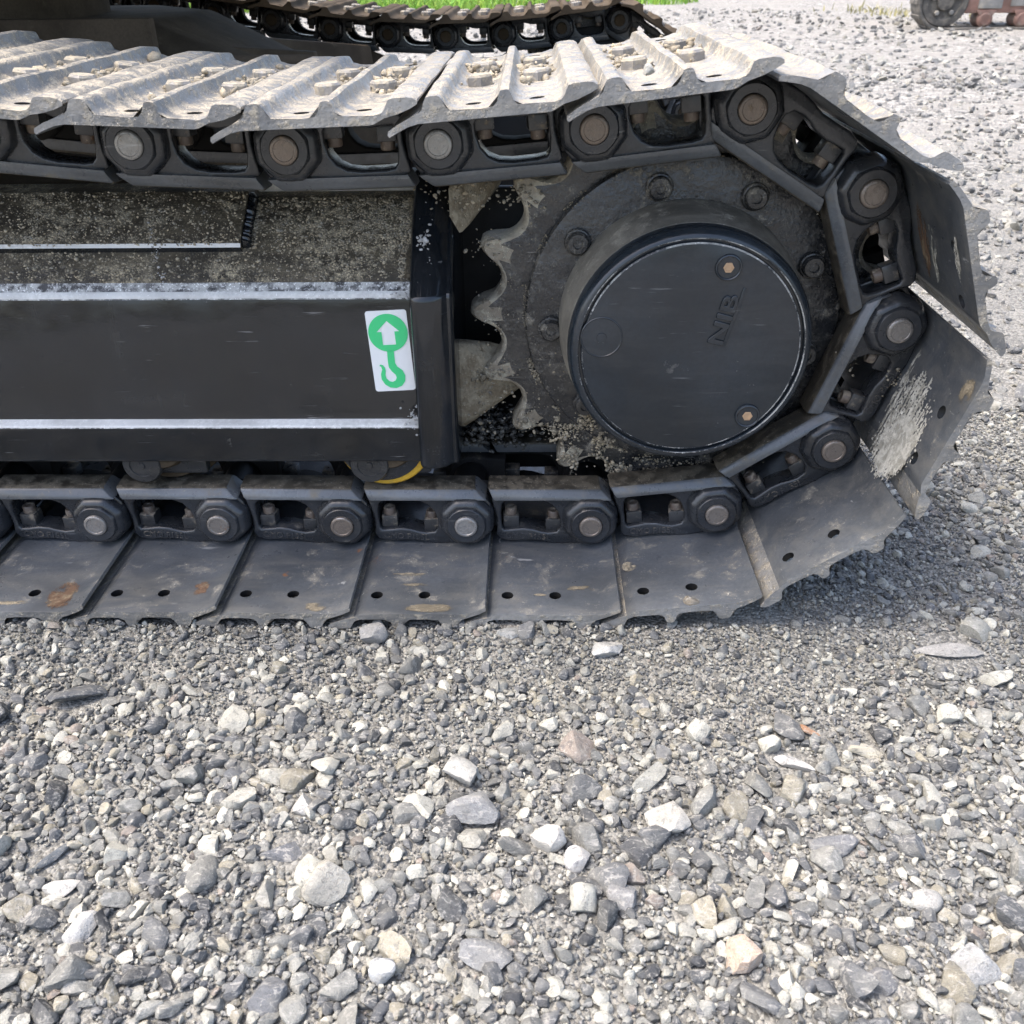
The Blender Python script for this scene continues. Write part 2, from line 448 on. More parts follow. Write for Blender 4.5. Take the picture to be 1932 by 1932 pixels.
# ------------------------------------------------------------------ ground sheet
GZ = -0.0695
def terrain(x, y):
    """low swells of the yard"""
    return (0.004 * np.sin(9 * x + 2) * np.cos(7 * y) + 0.003 * np.sin(21 * x - 13 * y) + 0.002 * np.sin(33 * y + 11 * x)
            + np.clip((y - 1.0) / 6, 0, 1) * 0.025 * np.sin(1.3 * x + 0.8 * y))
def ground_mesh():
    def axis(lo, hi, f0, f1, n, outs):
        mid = np.linspace(f0, f1, n)
        return np.concatenate([lo - 0 * mid[:0], np.array(outs[0]), mid, np.array(outs[1])])
    xs = axis(np.array([]), 0, -1.2, 2.6, 190, ([-900, -250, -80, -30, -14, -8, -5, -3.4, -2.5, -1.9, -1.5], [2.8, 3.1, 3.5, 4, 4.6, 5.3, 6, 7, 8.5, 11, 15, 30, 80, 250, 900]))
    ys = axis(np.array([]), 0, -1.0, 1.6, 130, ([-900, -200, -50, -15, -6, -3, -2, -1.5, -1.2], [1.75, 2, 2.3, 2.7, 3.2, 3.8, 4.5, 5.3, 6.2, 7.2, 8.5, 10, 12, 14, 16, 19, 24, 32, 50, 90, 200, 500, 1500]))
    X, Y = np.meshgrid(xs, ys)
    Z = GZ + terrain(X, Y)
    nx, ny = len(xs), len(ys)
    vs = np.stack([X, Y, Z], -1).reshape(-1, 3)
    i, j = np.meshgrid(np.arange(nx - 1), np.arange(ny - 1))
    a = (j * nx + i).ravel()
    fs = np.stack([a, a + 1, a + nx + 1, a + nx], 1)
    me = bpy.data.meshes.new("ground")
    me.from_pydata(vs.tolist(), [], fs.tolist())
    me.polygons.foreach_set("use_smooth", [True] * len(me.polygons))
    return me
tag(obj("ground", ground_mesh(), mat=M['ground']), kind="structure")

# ------------------------------------------------------------------ stone shapes
def ico(sub):
    bm = bmesh.new()
    bmesh.ops.create_icosphere(bm, subdivisions=sub, radius=1.0)
    v = np.array([x.co[:] for x in bm.verts]); f = np.array([[w.index for w in p.verts] for p in bm.faces])
    bm.free()
    return v, f
def stone_shape(sub, rng, cuts=7, depth=(0.42, 0.85), rough=0.05):
    v, f = ico(sub)
    v = v * (1 + rough * rng.standard_normal((len(v), 1)) * (0.6 if sub > 2 else 1.0))
    for _ in range(cuts):
        n = rng.standard_normal(3); n /= np.linalg.norm(n)
        d = rng.uniform(*depth)
        s = v @ n
        over = np.maximum(s - d, 0)
        v = v - np.outer(over * 0.98, n)
    v -= v.mean(0)
    v /= np.abs(v).max()
    return v, f
LOD = {k: [stone_shape(k, RNG, cuts=c) for _ in range(n)] for k, c, n in ((1, 3, 18), (2, 9, 24), (3, 11, 22))}

def stone_color(rng, n):
    k = rng.random(n)
    out = np.zeros((n, 3))
    val = rng.random(n)
    pal = [(0.27, (0.135, 0.143, 0.153), (0.235, 0.242, 0.250)),     # blue-grey
           (0.37, (0.075, 0.080, 0.088), (0.13, 0.135, 0.142)),      # dark slate
           (0.68, (0.235, 0.239, 0.229), (0.42, 0.424, 0.395)),       # pale grey
           (0.925, (0.46, 0.455, 0.405), (0.80, 0.79, 0.695)),         # off-white
           (0.985, (0.36, 0.335, 0.265), (0.52, 0.485, 0.39)),       # tan
           (1.01, (0.32, 0.275, 0.24), (0.44, 0.38, 0.335))]        # pinkish
    lo = 0
    for hi, a, b in pal:
        m = (k >= lo) & (k < hi)
        out[m] = np.array(a) + (np.array(b) - np.array(a)) * val[m, None]
        lo = hi
    return out

def rotmats(rng, n, tilt=0.5):
    a = rng.uniform(0, 2 * PI, n); tx = rng.normal(0, tilt, n); ty = rng.normal(0, tilt, n)
    ca, sa = np.cos(a), np.sin(a)
    Rz = np.zeros((n, 3, 3)); Rz[:, 0, 0] = ca; Rz[:, 0, 1] = -sa; Rz[:, 1, 0] = sa; Rz[:, 1, 1] = ca; Rz[:, 2, 2] = 1
    Rx = np.zeros((n, 3, 3)); c, s = np.cos(tx), np.sin(tx); Rx[:, 0, 0] = 1; Rx[:, 1, 1] = c; Rx[:, 1, 2] = -s; Rx[:, 2, 1] = s; Rx[:, 2, 2] = c
    Ry = np.zeros((n, 3, 3)); c, s = np.cos(ty), np.sin(ty); Ry[:, 1, 1] = 1; Ry[:, 0, 0] = c; Ry[:, 0, 2] = s; Ry[:, 2, 0] = -s; Ry[:, 2, 2] = c
    return Rz @ Rx @ Ry

class StoneSoup:
    def __init__(s): s.v = []; s.f = []; s.c = []; s.n = 0
    def add(s, P, R, rng, lod, flat=(0.5, 0.9), col=None, tilt=0.45, shapes=None):
        n = len(P)
        if n == 0: return
        which = rng.integers(0, len(LOD[lod]), n)
        sc = np.stack([R * rng.uniform(0.85, 1.35, n), R * rng.uniform(0.7, 1.05, n), R * rng.uniform(flat[0], flat[1], n)], 1)
        Rm = rotmats(rng, n, tilt)
        C = stone_color(rng, n) if col is None else col
        for k in range(len(LOD[lod])):
            m = np.nonzero(which == k)[0]
            if len(m) == 0: continue
            bv, bf = LOD[lod][k]
            V = np.einsum('nij,nvj->nvi', Rm[m], bv[None] * sc[m][:, None, :]) + P[m][:, None, :]
            s.v.append(V.reshape(-1, 3).astype(np.float32))
            offs = s.n + np.arange(len(m)) * len(bv)
            s.f.append((bf[None] + offs[:, None, None]).reshape(-1, 3).astype(np.int32))
            s.c.append(np.repeat(C[m], len(bv), 0).astype(np.float32))
            s.n += len(m) * len(bv)
    def mesh(s, name, mat, sm=True, sharp=0):
        v = np.concatenate(s.v); f = np.concatenate(s.f); c = np.concatenate(s.c)
        me = bpy.data.meshes.new(name)
        me.vertices.add(len(v)); me.vertices.foreach_set("co", v.ravel())
        me.loops.add(f.size); me.loops.foreach_set("vertex_index", f.ravel())
        me.polygons.add(len(f))
        me.polygons.foreach_set("loop_start", np.arange(0, f.size, 3, dtype=np.int32))
        me.polygons.foreach_set("loop_total", np.full(len(f), 3, dtype=np.int32))
        me.update(calc_edges=True)
        me.polygons.foreach_set("use_smooth", np.full(len(f), sm))
        ca = me.color_attributes.new("Col", 'FLOAT_COLOR', 'POINT')
        ca.data.foreach_set("color", np.concatenate([c, np.ones((len(c), 1), np.float32)], 1).ravel())
        if sharp: me.set_sharp_from_angle(angle=math.radians(sharp))
        me.materials.append(mat)
        return me

# ------------------------------------------------------------------ excavator: chain layout
P = 0.171
CX, CZ = 0.795, 0.268                       # sprocket axis
exc = bpy.data.objects.new("excavator", None)
link(exc)
exc.location = (0, 0, 0)
exc.empty_display_size = 0.2
tag(exc, "black crawler excavator undercarriage on steel tracks standing on grey gravel", "excavator")

pins_mid = [(0.854, 0.015), (0.995, 0.112), (1.047, 0.275), (0.986, 0.435), (0.840, 0.524), (0.671, 0.505), (0.500, 0.491), (0.329, 0.486), (0.158, 0.493)]
def chain(nl_bot, nl_top):
    pins = [(0.684 - P * k, -0.004 if k < 3 else -0.002) for k in range(nl_bot, -1, -1)] + list(pins_mid)
    x, z = pins[-1]
    ang = 177.5
    for k in range(nl_top):
        ang -= (3.0 if k < 2 else (-1.2 if k < 6 else 0.5))
        x += P * math.cos(math.radians(ang)); z += P * math.sin(math.radians(ang))
        pins.append((x, z))
    return pins

# ---- shared meshes
def arc(cx, cz, r, a0, a1, n):
    return [(cx + r * math.cos(math.radians(a0 + (a1 - a0) * i / n)), cz + r * math.sin(math.radians(a0 + (a1 - a0) * i / n))) for i in range(n + 1)]

body_out = [(-0.131, -0.026), (-0.126, -0.034), (-0.112, -0.0375), (-0.092, -0.0365), (-0.074, -0.0365), (-0.058, -0.040), (-0.040, -0.0425), (-0.018, -0.0405),
            (0.002, -0.0385), (0.018, -0.033), (0.029, -0.022), (0.0355, -0.006), (0.036, 0.010), (0.033, 0.024), (0.026, 0.034), (0.018, 0.0395),
            (-0.128, 0.0395), (-0.136, 0.030), (-0.133, 0.016), (-0.130, 0.0), (-0.1295, -0.014)]
window = [(-0.1225, -0.015), (-0.1235, 0.008), (-0.122, 0.022), (-0.118, 0.0265), (-0.108, 0.028), (-0.080, 0.0285), (-0.064, 0.0265), (-0.053, 0.021), (-0.045, 0.011),
          (-0.041, -0.003), (-0.0405, -0.014), (-0.046, -0.022), (-0.058, -0.0235), (-0.068, -0.0215), (-0.080, -0.0175), (-0.094, -0.016), (-0.110, -0.018), (-0.119, -0.019)]
LINK = curve_mesh("track_link", [body_out, window[::-1]], 0.034, 0.0035, 3, y0=0.003)
def join_into(me, parts):
    """append other meshes (with their own material slots) to one mesh"""
    bm = bmesh.new(); bm.from_mesh(me)
    for pm in parts:
        bm.from_mesh(pm)
    bm.to_mesh(me); bm.free()
    return me
def rail_mesh():
    yv = [(-0.0045, 0.0335), (-0.0045, 0.0372), (-0.0030, 0.0395), (-0.0005, 0.0450), (0.0015, 0.0475), (0.0050, 0.0490), (0.0350, 0.0500), (0.0395, 0.0485), (0.0405, 0.0460), (0.0405, 0.0335)]
    bm = bmesh.new()
    def ends(v):
        f = (v - 0.0335) / 0.0182
        return -0.1325 - 0.0100 * f, 0.0275 - 0.0185 * f
    rows = []
    for k, e in ((0, 0.0022), (0, 0.0), (1, 0.0), (1, 0.0022)):
        row = []
        for y, v in yv:
            v2 = v - e * (0.6 if v > 0.04 else 0); y2 = y + (e * 0.6 if y < 0.01 else 0)
            u = ends(v2)[k] + (e if k == 0 and e == 0 else 0)
            u += (0.0018 if k == 0 else -0.0018) * (e == 0)
            row.append(bm.verts.new((u, y2, v2)))
        rows.append(row)
    n = len(yv)
    for j in range(3):
        for i in range(n):
            f = bm.faces.new((rows[j][i], rows[j][(i + 1) % n], rows[j + 1][(i + 1) % n], rows[j + 1][i]))
            if 4 <= i <= 7: f.material_index = 1
    bm.faces.new(rows[0]); bm.faces.new(rows[-1])
    return bm_mesh("rail", bm, 40)
RAIL = rail_mesh()
TAIL = curve_mesh("link_tail", [[(-0.12, 0.030)] + arc(-P, 0, 0.034, 80, 280, 14) + [(-0.12, -0.034)]], 0.022, 0.003, 2, y0=0.036)
oct_fn = lambda r, a: r * (1 + 0.05 * max(0, math.cos(8 * a + PI)) * (r > 0.027)) if r > 0.02 else r
BOSS = lathe("boss", [(0.0385, 0.010), (0.0375, 0.000), (0.0355, -0.006), (0.0325, -0.0105), (0.029, -0.0125), (0.0275, -0.0128), (0.0268, -0.0165), (0.0255, -0.0178), (0.0165, -0.0178), (0.0163, -0.012)], 56, 28, oct_fn)
join_into(LINK, [TAIL, BOSS]); smooth(LINK, 35)
PIN = lathe("pin", [(0.0157, 0.02), (0.0157, -0.0195), (0.0150, -0.0208), (0.0138, -0.0214), (0.0118, -0.0216), (0.0112, -0.0209), (0.004, -0.0210)], 32, 40)
NUT = box_mesh("nut", -0.011, 0.011, -0.011, 0.011, -0.009, 0.009, 0.0018, 2)
BOLT_END = lathe("bolt_end", [(0.0085, -0.004), (0.0085, 0.0055), (0.0075, 0.0068), (0.0045, 0.0068), (0.0040, 0.0058)], 16, 40)
BOLT_END.transform(Matrix.Rotation(PI / 2, 4, 'X'))
HEAD = lathe("bolt_head", [(0.0155, 0.0), (0.0155, 0.009), (0.0135, 0.0115), (0.004, 0.0112)], 6, 20)
HEAD.transform(Matrix.Rotation(-PI / 2, 4, 'X'))            # +Y -> -Z: outward from the shoe
BUSH = lathe("bushing", [(0.0255, 0.045), (0.0265, 0.05), (0.0265, 0.13), (0.0255, 0.135)], 24)
LTXT = text_mesh("cast_letters", "CMO P155L", 0.0125, 0.0007, 0.0002)

def mirrored(me, name):
    m2 = me.copy(); m2.name = name
    m2.transform(Matrix.Translation((0, 0.18, 0)) @ Matrix.Scale(-1, 4, (0, 1, 0)))
    m2.flip_normals()
    return m2
LINK2, RAIL2, PIN2 = mirrored(LINK, "track_link_inner"), mirrored(RAIL, "rail_inner"), mirrored(PIN, "pin_inner")
for me, mt in ((LINK, 'link'), (LINK2, 'inner'), (RAIL, 'rail'), (RAIL2, 'rail'), (PIN, 'pin'), (PIN2, 'pin'), (NUT, 'nut'), (BOLT_END, 'bolt_end'), (HEAD, 'bolt_head'), (BUSH, 'motor'), (LTXT, 'nut')):
    if mt != 'rail': me.materials.clear()
    me.materials.append(M[mt])
    if mt == 'rail': me.materials.append(M['rail_top'])

_sp = [(0.0320, 0.0335), (0.0312, 0.0370), (0.022, 0.0420), (0.009, 0.0480), (0.001, 0.0524), (-0.0035, 0.0560), (-0.0060, 0.0628), (-0.0080, 0.0660), (-0.0115, 0.0668), (-0.0180, 0.0668),
             (-0.0212, 0.0658), (-0.0232, 0.0628), (-0.0256, 0.0568), (-0.0295, 0.0532), (-0.0350, 0.0512), (-0.0430, 0.0505), (-0.0590, 0.0505), (-0.0660, 0.0512), (-0.0710, 0.0532), (-0.0745, 0.0568),
             (-0.0765, 0.0628), (-0.0780, 0.0658), (-0.0805, 0.0666), (-0.0840, 0.0666), (-0.0865, 0.0658), (-0.0882, 0.0628), (-0.0900, 0.0568), (-0.0935, 0.0532), (-0.0985, 0.0512), (-0.1050, 0.0505),
             (-0.1200, 0.0508), (-0.1280, 0.0522), (-0.1345, 0.0540), (-0.1375, 0.0568), (-0.1400, 0.0628), (-0.1420, 0.0658), (-0.1460, 0.0668), (-0.1590, 0.0668), (-0.1650, 0.0660), (-0.1690, 0.0636),
             (-0.1690, 0.0604), (-0.1620, 0.0568), (-0.1500, 0.0524), (-0.1370, 0.0480), (-0.1265, 0.0430), (-0.1215, 0.0415), (-0.0600, 0.0415), (0.0020, 0.0415), (0.0120, 0.0395), (0.0230, 0.0350), (0.0305, 0.0315)]
shoe_prof = _sp
def shoe_mesh(holes=True):
    y0, y1 = -0.16, 0.34
    bm = bmesh.new()
    ring = []
    c = (sum(p[0] for p in shoe_prof) / len(shoe_prof), sum(p[1] for p in shoe_prof) / len(shoe_prof))
    ys = [y0, y0 + 0.0025] + [y0 + 0.0025 + (y1 - y0 - 0.005) * k / 10 for k in range(1, 10)] + [y1 - 0.0025, y1]
    rnd = random.Random(3)
    for k, y in enumerate(ys):
        e = 0.0015 if k in (0, len(ys) - 1) else 0.0
        row = []
        for (a, n) in shoe_prof:
            n2, a2 = n, a
            if e:
                n2 = n - e if n > 0.052 else (n + e * 0.5 if n < 0.043 else n)
            if n > 0.062:       # grouser tips worn unevenly
                n2 += -0.0009 * (math.sin(k * 1.9 + a * 90) + 1)
            # grousers slope off at the inner end
            if k >= len(ys) - 2 and n > 0.056:
                n2 -= 0.003
            row.append(bm.verts.new((a2, y, -n2)))
        ring.append(row)
    m = len(shoe_prof)
    for k in range(len(ys) - 1):
        for i in range(m):
            j = (i + 1) % m
            f = bm.faces.new((ring[k][i], ring[k][j], ring[k + 1][j], ring[k + 1][i]))
            f.material_index = 1 if i >= 43 else 0
    for row in (ring[0], ring[-1]):
        f = bm.faces.new(row)
        f.material_index = 0
    bmesh.ops.triangulate(bm, faces=[f for f in bm.faces if len(f.verts) > 4])
    bmesh.ops.recalc_face_normals(bm, faces=bm.faces)
    me = bpy.data.meshes.new("track_shoe")
    bm.to_mesh(me); bm.free()
    me.materials.append(M['shoe_out']); me.materials.append(M['shoe_in']); me.materials.append(M['motor'])
    if holes:
        o = bpy.data.objects.new("t", me); COL.objects.link(o)
        cut = bmesh.new()
        for a, y in ((-0.050, -0.120), (-0.112, -0.120), (-0.050, 0.30), (-0.112, 0.30)):
            bmesh.ops.create_cone(cut, cap_ends=True, segments=20, radius1=0.0078, radius2=0.0078, depth=0.06, matrix=Matrix.Translation((a, y, -0.048)))
        for f in cut.faces: f.material_index = 2
        cm = bpy.data.meshes.new("cut"); cut.to_mesh(cm); cut.free()
        for k in ('shoe_out', 'shoe_in', 'motor'): cm.materials.append(M[k])
        co = bpy.data.objects.new("c", cm); COL.objects.link(co)
        md = o.modifiers.new("b", 'BOOLEAN'); md.operation = 'DIFFERENCE'; md.solver = 'EXACT'; md.object = co
        dg = bpy.context.evaluated_depsgraph_get()
        me2 = bpy.data.meshes.new_from_object(o.evaluated_get(dg))
        bpy.data.objects.remove(o); bpy.data.objects.remove(co)
        me2.name = "track_shoe"
        me = me2
    return smooth(me, 40)
SHOE = shoe_mesh()
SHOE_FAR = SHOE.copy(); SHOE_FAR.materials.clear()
for _ in range(3): SHOE_FAR.materials.append(M['under'])  # darker copy paints the shade into the far shoes

PIN_FAR = PIN.copy(); PIN_FAR.materials.clear(); PIN_FAR.materials.append(M['under'])  # far pins darkened the same way, shade put into the colour
def build_track(pins, dy, near, detail):
    """one shoe and a pair of links for every pitch of the chain; parts stay in the pin's own frame"""
    for i in range(len(pins) - 1):
        (xa, za), (xb, zb) = pins[i], pins[i + 1]
        th = math.atan2(zb - za, xb - xa)
        loc, rot = (xb, dy, zb), (0, -th, 0)
        jit = random.uniform(-0.001, 0.001)
        sh = obj("track_shoe", SHOE if near else SHOE_FAR, exc, (xb, dy + jit, zb), (0, -th + random.uniform(-.006, .006), random.uniform(-.004, .004)))
        for y in (0.024, 0.156):
            for a in (-0.050, -0.112):
                obj("bolt_head", HEAD, sh, (a, y, -0.0505), (0, 0, random.uniform(0, 1)))
        lk = obj("track_link", LINK, exc, loc, rot)
        obj("rail", RAIL, lk)
        pn = obj("pin", PIN if near else PIN_FAR, lk)
        if near and detail(xb, zb):
            obj("cast_letters", LTXT, lk, (-0.086, 0.0028, -0.0292), (0, math.radians(4), 0))
        for a, dz in ((-0.050, -0.0065), (-0.110, -0.001)):
            n = obj("nut", NUT, lk, (a, 0.021, dz - 0.008), (0, 0, random.uniform(-0.12, 0.12)))
            obj("bolt_end", BOLT_END, lk, (a, 0.021, dz + 0.004))
        l2 = obj("track_link", LINK2, exc, loc, rot)
        obj("rail", RAIL2, l2)
        obj("pin", PIN2, l2)
        obj("bushing", BUSH, l2)
        for a, dz in ((-0.050, -0.0065), (-0.110, -0.001)):
            obj("nut", NUT, l2, (a, 0.159, dz - 0.008))

def smear(shoe, u0, u1, y0, y1, mat, seed, dens=0.5, fx=60, fy=60, z=-0.0412, nx=64, ny=64):
    """ragged thin crust left on the inner face of a shoe plate: only the cells where the crust holds are built"""
    rr = np.random.default_rng(seed)
    g = rr.random((64, 64))
    def ns(a, b, f1, f2):
        x, y = a * f1 + 9, b * f2 + 9
        i, j = int(math.floor(x)), int(math.floor(y)); p, q_ = x - i, y - j
        i0, i1, j0, j1 = i % 64, (i + 1) % 64, j % 64, (j + 1) % 64
        return (g[i0, j0] * (1 - p) + g[i1, j0] * p) * (1 - q_) + (g[i0, j1] * (1 - p) + g[i1, j1] * p) * q_
    bm = bmesh.new(); V = {}
    def vert(i, j):
        if (i, j) not in V:
            a, b = i / nx, j / ny
            V[i, j] = bm.verts.new((u0 + (u1 - u0) * a + rr.normal(0, abs(u1 - u0) / nx * .2), y0 + (y1 - y0) * b + rr.normal(0, abs(y1 - y0) / ny * .2), z + 0.0006 * ns(a, b, 14, 14)))
        return V[i, j]
    for i in range(nx):
        for j in range(ny):
            a, b = (i + .5) / nx, (j + .5) / ny
            edge = 1 - min(1.2, (2 * a - 1) ** 2 + (2 * b - 1) ** 2)
            n = 0.5 * ns(a, b, 3, 3) + 0.5 * ns(a, b, fx * abs(u1 - u0) * 4, fy * abs(y1 - y0) * 4)
            if n * (0.45 + edge) > 1 - dens + 0.26 * rr.random() - 0.05:
                bm.faces.new((vert(i, j), vert(i + 1, j), vert(i + 1, j + 1), vert(i, j + 1)))
    if not bm.faces: bm.free(); return
    me = bpy.data.meshes.new("dried_smear"); bm.to_mesh(me); bm.free()
    me.polygons.foreach_set("use_smooth", [True] * len(me.polygons))
    obj("dried_smear", me, shoe, mat=mat)
def near_shoe(px, py):
    """the near shoe whose pin lies closest to a picture point on the pin plane"""
    w = unpx(px, py, 1, 0.0)
    return min((o for o in exc.children if o.name.startswith("track_shoe") and abs(o.location.y) < 0.1), key=lambda o: (o.location.x - w.x) ** 2 + (o.location.z - w.z) ** 2)
pins_near = chain(7, 5)
build_track(pins_near, 0.0, True, lambda x, z: -0.1 < x < 1.1 and z < 0.3)
M['crust'] = mat_metal("pale_crust", (0.40, 0.385, 0.33), (0.62, 0.60, 0.53), 0.8, thr=0.5, up=0.02, bump=0.4, dscale=90, spec=0.2, var=0.3)
M['rustsmear'] = mat_metal("rust_smear", (0.165, 0.105, 0.07), (0.23, 0.18, 0.12), 0.85, thr=0.6, up=0.02, bump=0.3, dscale=60, spec=0.2)
M['tansmear'] = mat_metal("tan_smear", (0.22, 0.19, 0.14), (0.30, 0.26, 0.19), 0.85, thr=0.6, up=0.02, bump=0.3, dscale=60, spec=0.2)
for px, py, u0, u1, y0, y1, mt, sd, dn, fx, fy in (
        (1690, 610, -0.172, -0.030, -0.118, 0.0, 'crust', 1, 0.70, 8, 130), (1690, 610, -0.13, 0.0, -0.022, -0.002, 'crust', 2, 0.60, 30, 90),
        (1690, 610, -0.030, 0.004, -0.157, -0.130, 'tansmear', 3, 0.72, 20, 20),
        (1640, 360, -0.09, -0.03, -0.135, -0.118, 'crust', 4, 0.62, 40, 90), (1640, 360, -0.12, -0.02, -0.045, -0.010, 'rustsmear', 5, 0.58, 20, 90), (1640, 360, -0.12, -0.03, -0.07, -0.045, 'crust', 15, 0.48, 20, 90),
        (190, 975, -0.030, 0.012, -0.157, -0.09, 'rustsmear', 6, 0.66, 30, 30), (190, 975, -0.10, -0.045, -0.146, -0.136, 'tansmear', 7, 0.66, 30, 60),
        (420, 977, -0.02, 0.015, -0.13, -0.09, 'rustsmear', 8, 0.55, 30, 40), (650, 979, -0.035, 0.0, -0.158, -0.138, 'tansmear', 9, 0.6, 30, 40),
        (878, 984, -0.075, -0.005, -0.1585, -0.140, 'tansmear', 10, 0.72, 20, 30), (878, 984, -0.09, -0.045, -0.105, -0.093, 'tansmear', 11, 0.56, 30, 90),
        (878, 984, -0.10, -0.04, -0.078, -0.068, 'tansmear', 12, 0.5, 30, 90), (1110, 981, -0.045, 0.005, -0.115, -0.095, 'tansmear', 13, 0.58, 40, 60),
        (1110, 981, -0.08, -0.06, -0.122, -0.116, 'tansmear', 16, 0.6, 40, 60), (1350, 961, -0.135, -0.115, -0.075, -0.05, 'mud', 14, 0.72, 60, 60)):
    smear(near_shoe(px, py), u0, u1, y0, y1, M[mt], sd, dn, fx, fy)
pins_far = chain(6, 6)
pins_far = [(x + 0.02, z - 0.028) for x, z in pins_far]
build_track(pins_far, 1.99, False, lambda x, z: False)

# ------------------------------------------------------------------ sprocket and final drive
def sprocket_outline(n=19, R=0.2633, rb=0.0285, tip=0.2715, a_tip=179.2):
    pts = []
    for k in range(n):
        at = math.radians(a_tip + 360 / n * (k + 0.5))     # valley centre
        half = PI / n
        for j in range(13):
            t = -1 + 2 * j / 12
            da = t * half * 0.72
            # circular valley about a point on the pitch circle
            s = R * math.sin(da)
            d = math.sqrt(max(rb * rb - s * s, 0)) if abs(s) < rb else 0
            r = R * math.cos(da) - d
            pts.append((r * math.cos(at + da), r * math.sin(at + da)))
        for t in (0.82, 0.92, 1.08, 1.18):
            r = tip - (0.0035 if abs(t - 1) > 0.1 else 0.0)
            pts.append((r * math.cos(at + half * t), r * math.sin(at + half * t)))
    return pts
def sprocket_mesh():
    out = sprocket_outline()
    n = len(out)
    ya, yb = 0.064, 0.114
    rr = random.Random(4)
    def ring(fr, y, wob=0.0):
        res = []
        for (x, z) in out:
            r = math.hypot(x, z); k = fr(r) / r
            res.append((x * k, y + rr.uniform(-wob, wob), z * k))
        return res
    rings = [ring(lambda r: 0.10, ya + 0.002), ring(lambda r: 0.198, ya), ring(lambda r: 0.222 + 0.25 * max(0, r - 0.235), ya), ring(lambda r: 0.5 * r + 0.5 * 0.228 if r > 0.24 else r - 0.0075, ya + 0.0005, 0.0008),
             ring(lambda r: r - 0.0055, ya + 0.001, 0.0014), ring(lambda r: r - 0.0015, ya + 0.006, 0.001), ring(lambda r: r, ya + 0.012), ring(lambda r: r, yb - 0.012), ring(lambda r: r - 0.005, yb), ring(lambda r: 0.10, yb)]
    vs = [p for rg_ in rings for p in rg_]
    fs, mi = [], []
    for j in range(len(rings) - 1):
        for i in range(n):
            k = (i + 1) % n
            fs.append((j * n + i, j * n + k, (j + 1) * n + k, (j + 1) * n + i)); mi.append(1 if 3 <= j <= 7 or (j == 2 and math.hypot(*out[i]) > 0.262) else 0)
    me = bpy.data.meshes.new("sprocket"); me.from_pydata(vs, [], fs)
    me.polygons.foreach_set("material_index", mi)
    bm = bmesh.new(); bm.from_mesh(me); bmesh.ops.recalc_face_normals(bm, faces=bm.faces); bm.to_mesh(me); bm.free()
    me.materials.append(M['sprocket']); me.materials.append(M['tooth'])
    return smooth(me, 35)
SPR = sprocket_mesh()
DISC = lathe("sprocket_disc", [(0.2005, 0.075), (0.2005, 0.054), (0.1985, 0.0505), (0.194, 0.049), (0.10, 0.047)], 96)
SBOLT = lathe("sprocket_bolt", [(0.0165, 0.047), (0.0165, 0.0435), (0.0155, 0.042), (0.0138, 0.0415), (0.0132, 0.0355), (0.0115, 0.0335), (0.0062, 0.0333), (0.0055, 0.0365), (0.003, 0.0365)], 24, 30)
HUB = lathe("final_drive_hub", [(0.154, 0.055), (0.153, 0.03), (0.1505, 0.005), (0.1475, -0.012), (0.1455, -0.030)], 96)
CAP = lathe("hub_rim", [(0.1450, -0.0290), (0.1452, -0.0370), (0.1445, -0.0430), (0.1428, -0.0485), (0.1402, -0.0528), (0.1370, -0.0553), (0.1345, -0.0558), (0.1328, -0.0548), (0.1322, -0.0520), (0.1322, -0.0490), (0.12, -0.0490)], 96, 30)
COVER = lathe("hub_cover", [(0.1300, -0.045), (0.1298, -0.0520), (0.1285, -0.0538), (0.1265, -0.0545), (0.05, -0.0550), (0.002, -0.0552)], 96, 30)
def sprocket_set(dy):
    s = obj("sprocket", SPR, exc, (CX, dy, CZ))
    d = obj("sprocket_disc", DISC, s, mat=M['sprocket'])
    for k in range(9):
        a = math.radians(104 + 40 * k)
        obj("bolt", SBOLT, s, (0.168 * math.cos(a), 0, 0.168 * math.sin(a)), (0, random.uniform(0, 1), 0), mat=M['sprocket'])
    return s
sprocket_set(0.0)
SPR2 = sprocket_set(1.99)
HX, HZ = CX - 0.004, CZ - 0.005
hub = obj("final_drive_hub", HUB, exc, (HX, 0, HZ), mat=M['hubside'])
obj("hub_rim", CAP, hub, mat=M['hub'])
obj("hub_cover", COVER, hub, mat=M['hub'])
EDGE = lathe('cover_edge', [(0.1292, -0.0525), (0.1290, -0.0537), (0.1283, -0.05425), (0.1276, -0.05475), (0.1272, -0.0540)], 96, cap=False)
obj('cover_edge', EDGE, hub, mat=M['chip'])
EDGE2 = lathe('rim_edge', [(0.1346, -0.0550), (0.1344, -0.0562), (0.1336, -0.0561), (0.1330, -0.0545)], 96, cap=False)
obj('rim_edge', EDGE2, hub, mat=M['chip'])
PLUG = lathe("plug", [(0.0155, -0.053), (0.0155, -0.0560), (0.0148, -0.0575), (0.0135, -0.0580), (0.0125, -0.0572), (0.0122, -0.0556), (0.003, -0.0556)], 32, 30)
PLUGC = lathe("plug_socket", [(0.0062, -0.055), (0.0062, -0.0568), (0.0045, -0.0572), (0.004, -0.0560), (0.001, -0.0560)], 6, 30)
PLUGB = lathe("plug_large", [(0.0250, -0.053), (0.0250, -0.0558), (0.0244, -0.0563), (0.0236, -0.0563), (0.0230, -0.0557), (0.006, -0.0557), (0.0055, -0.0572), (0.001, -0.0574)], 40, 30)
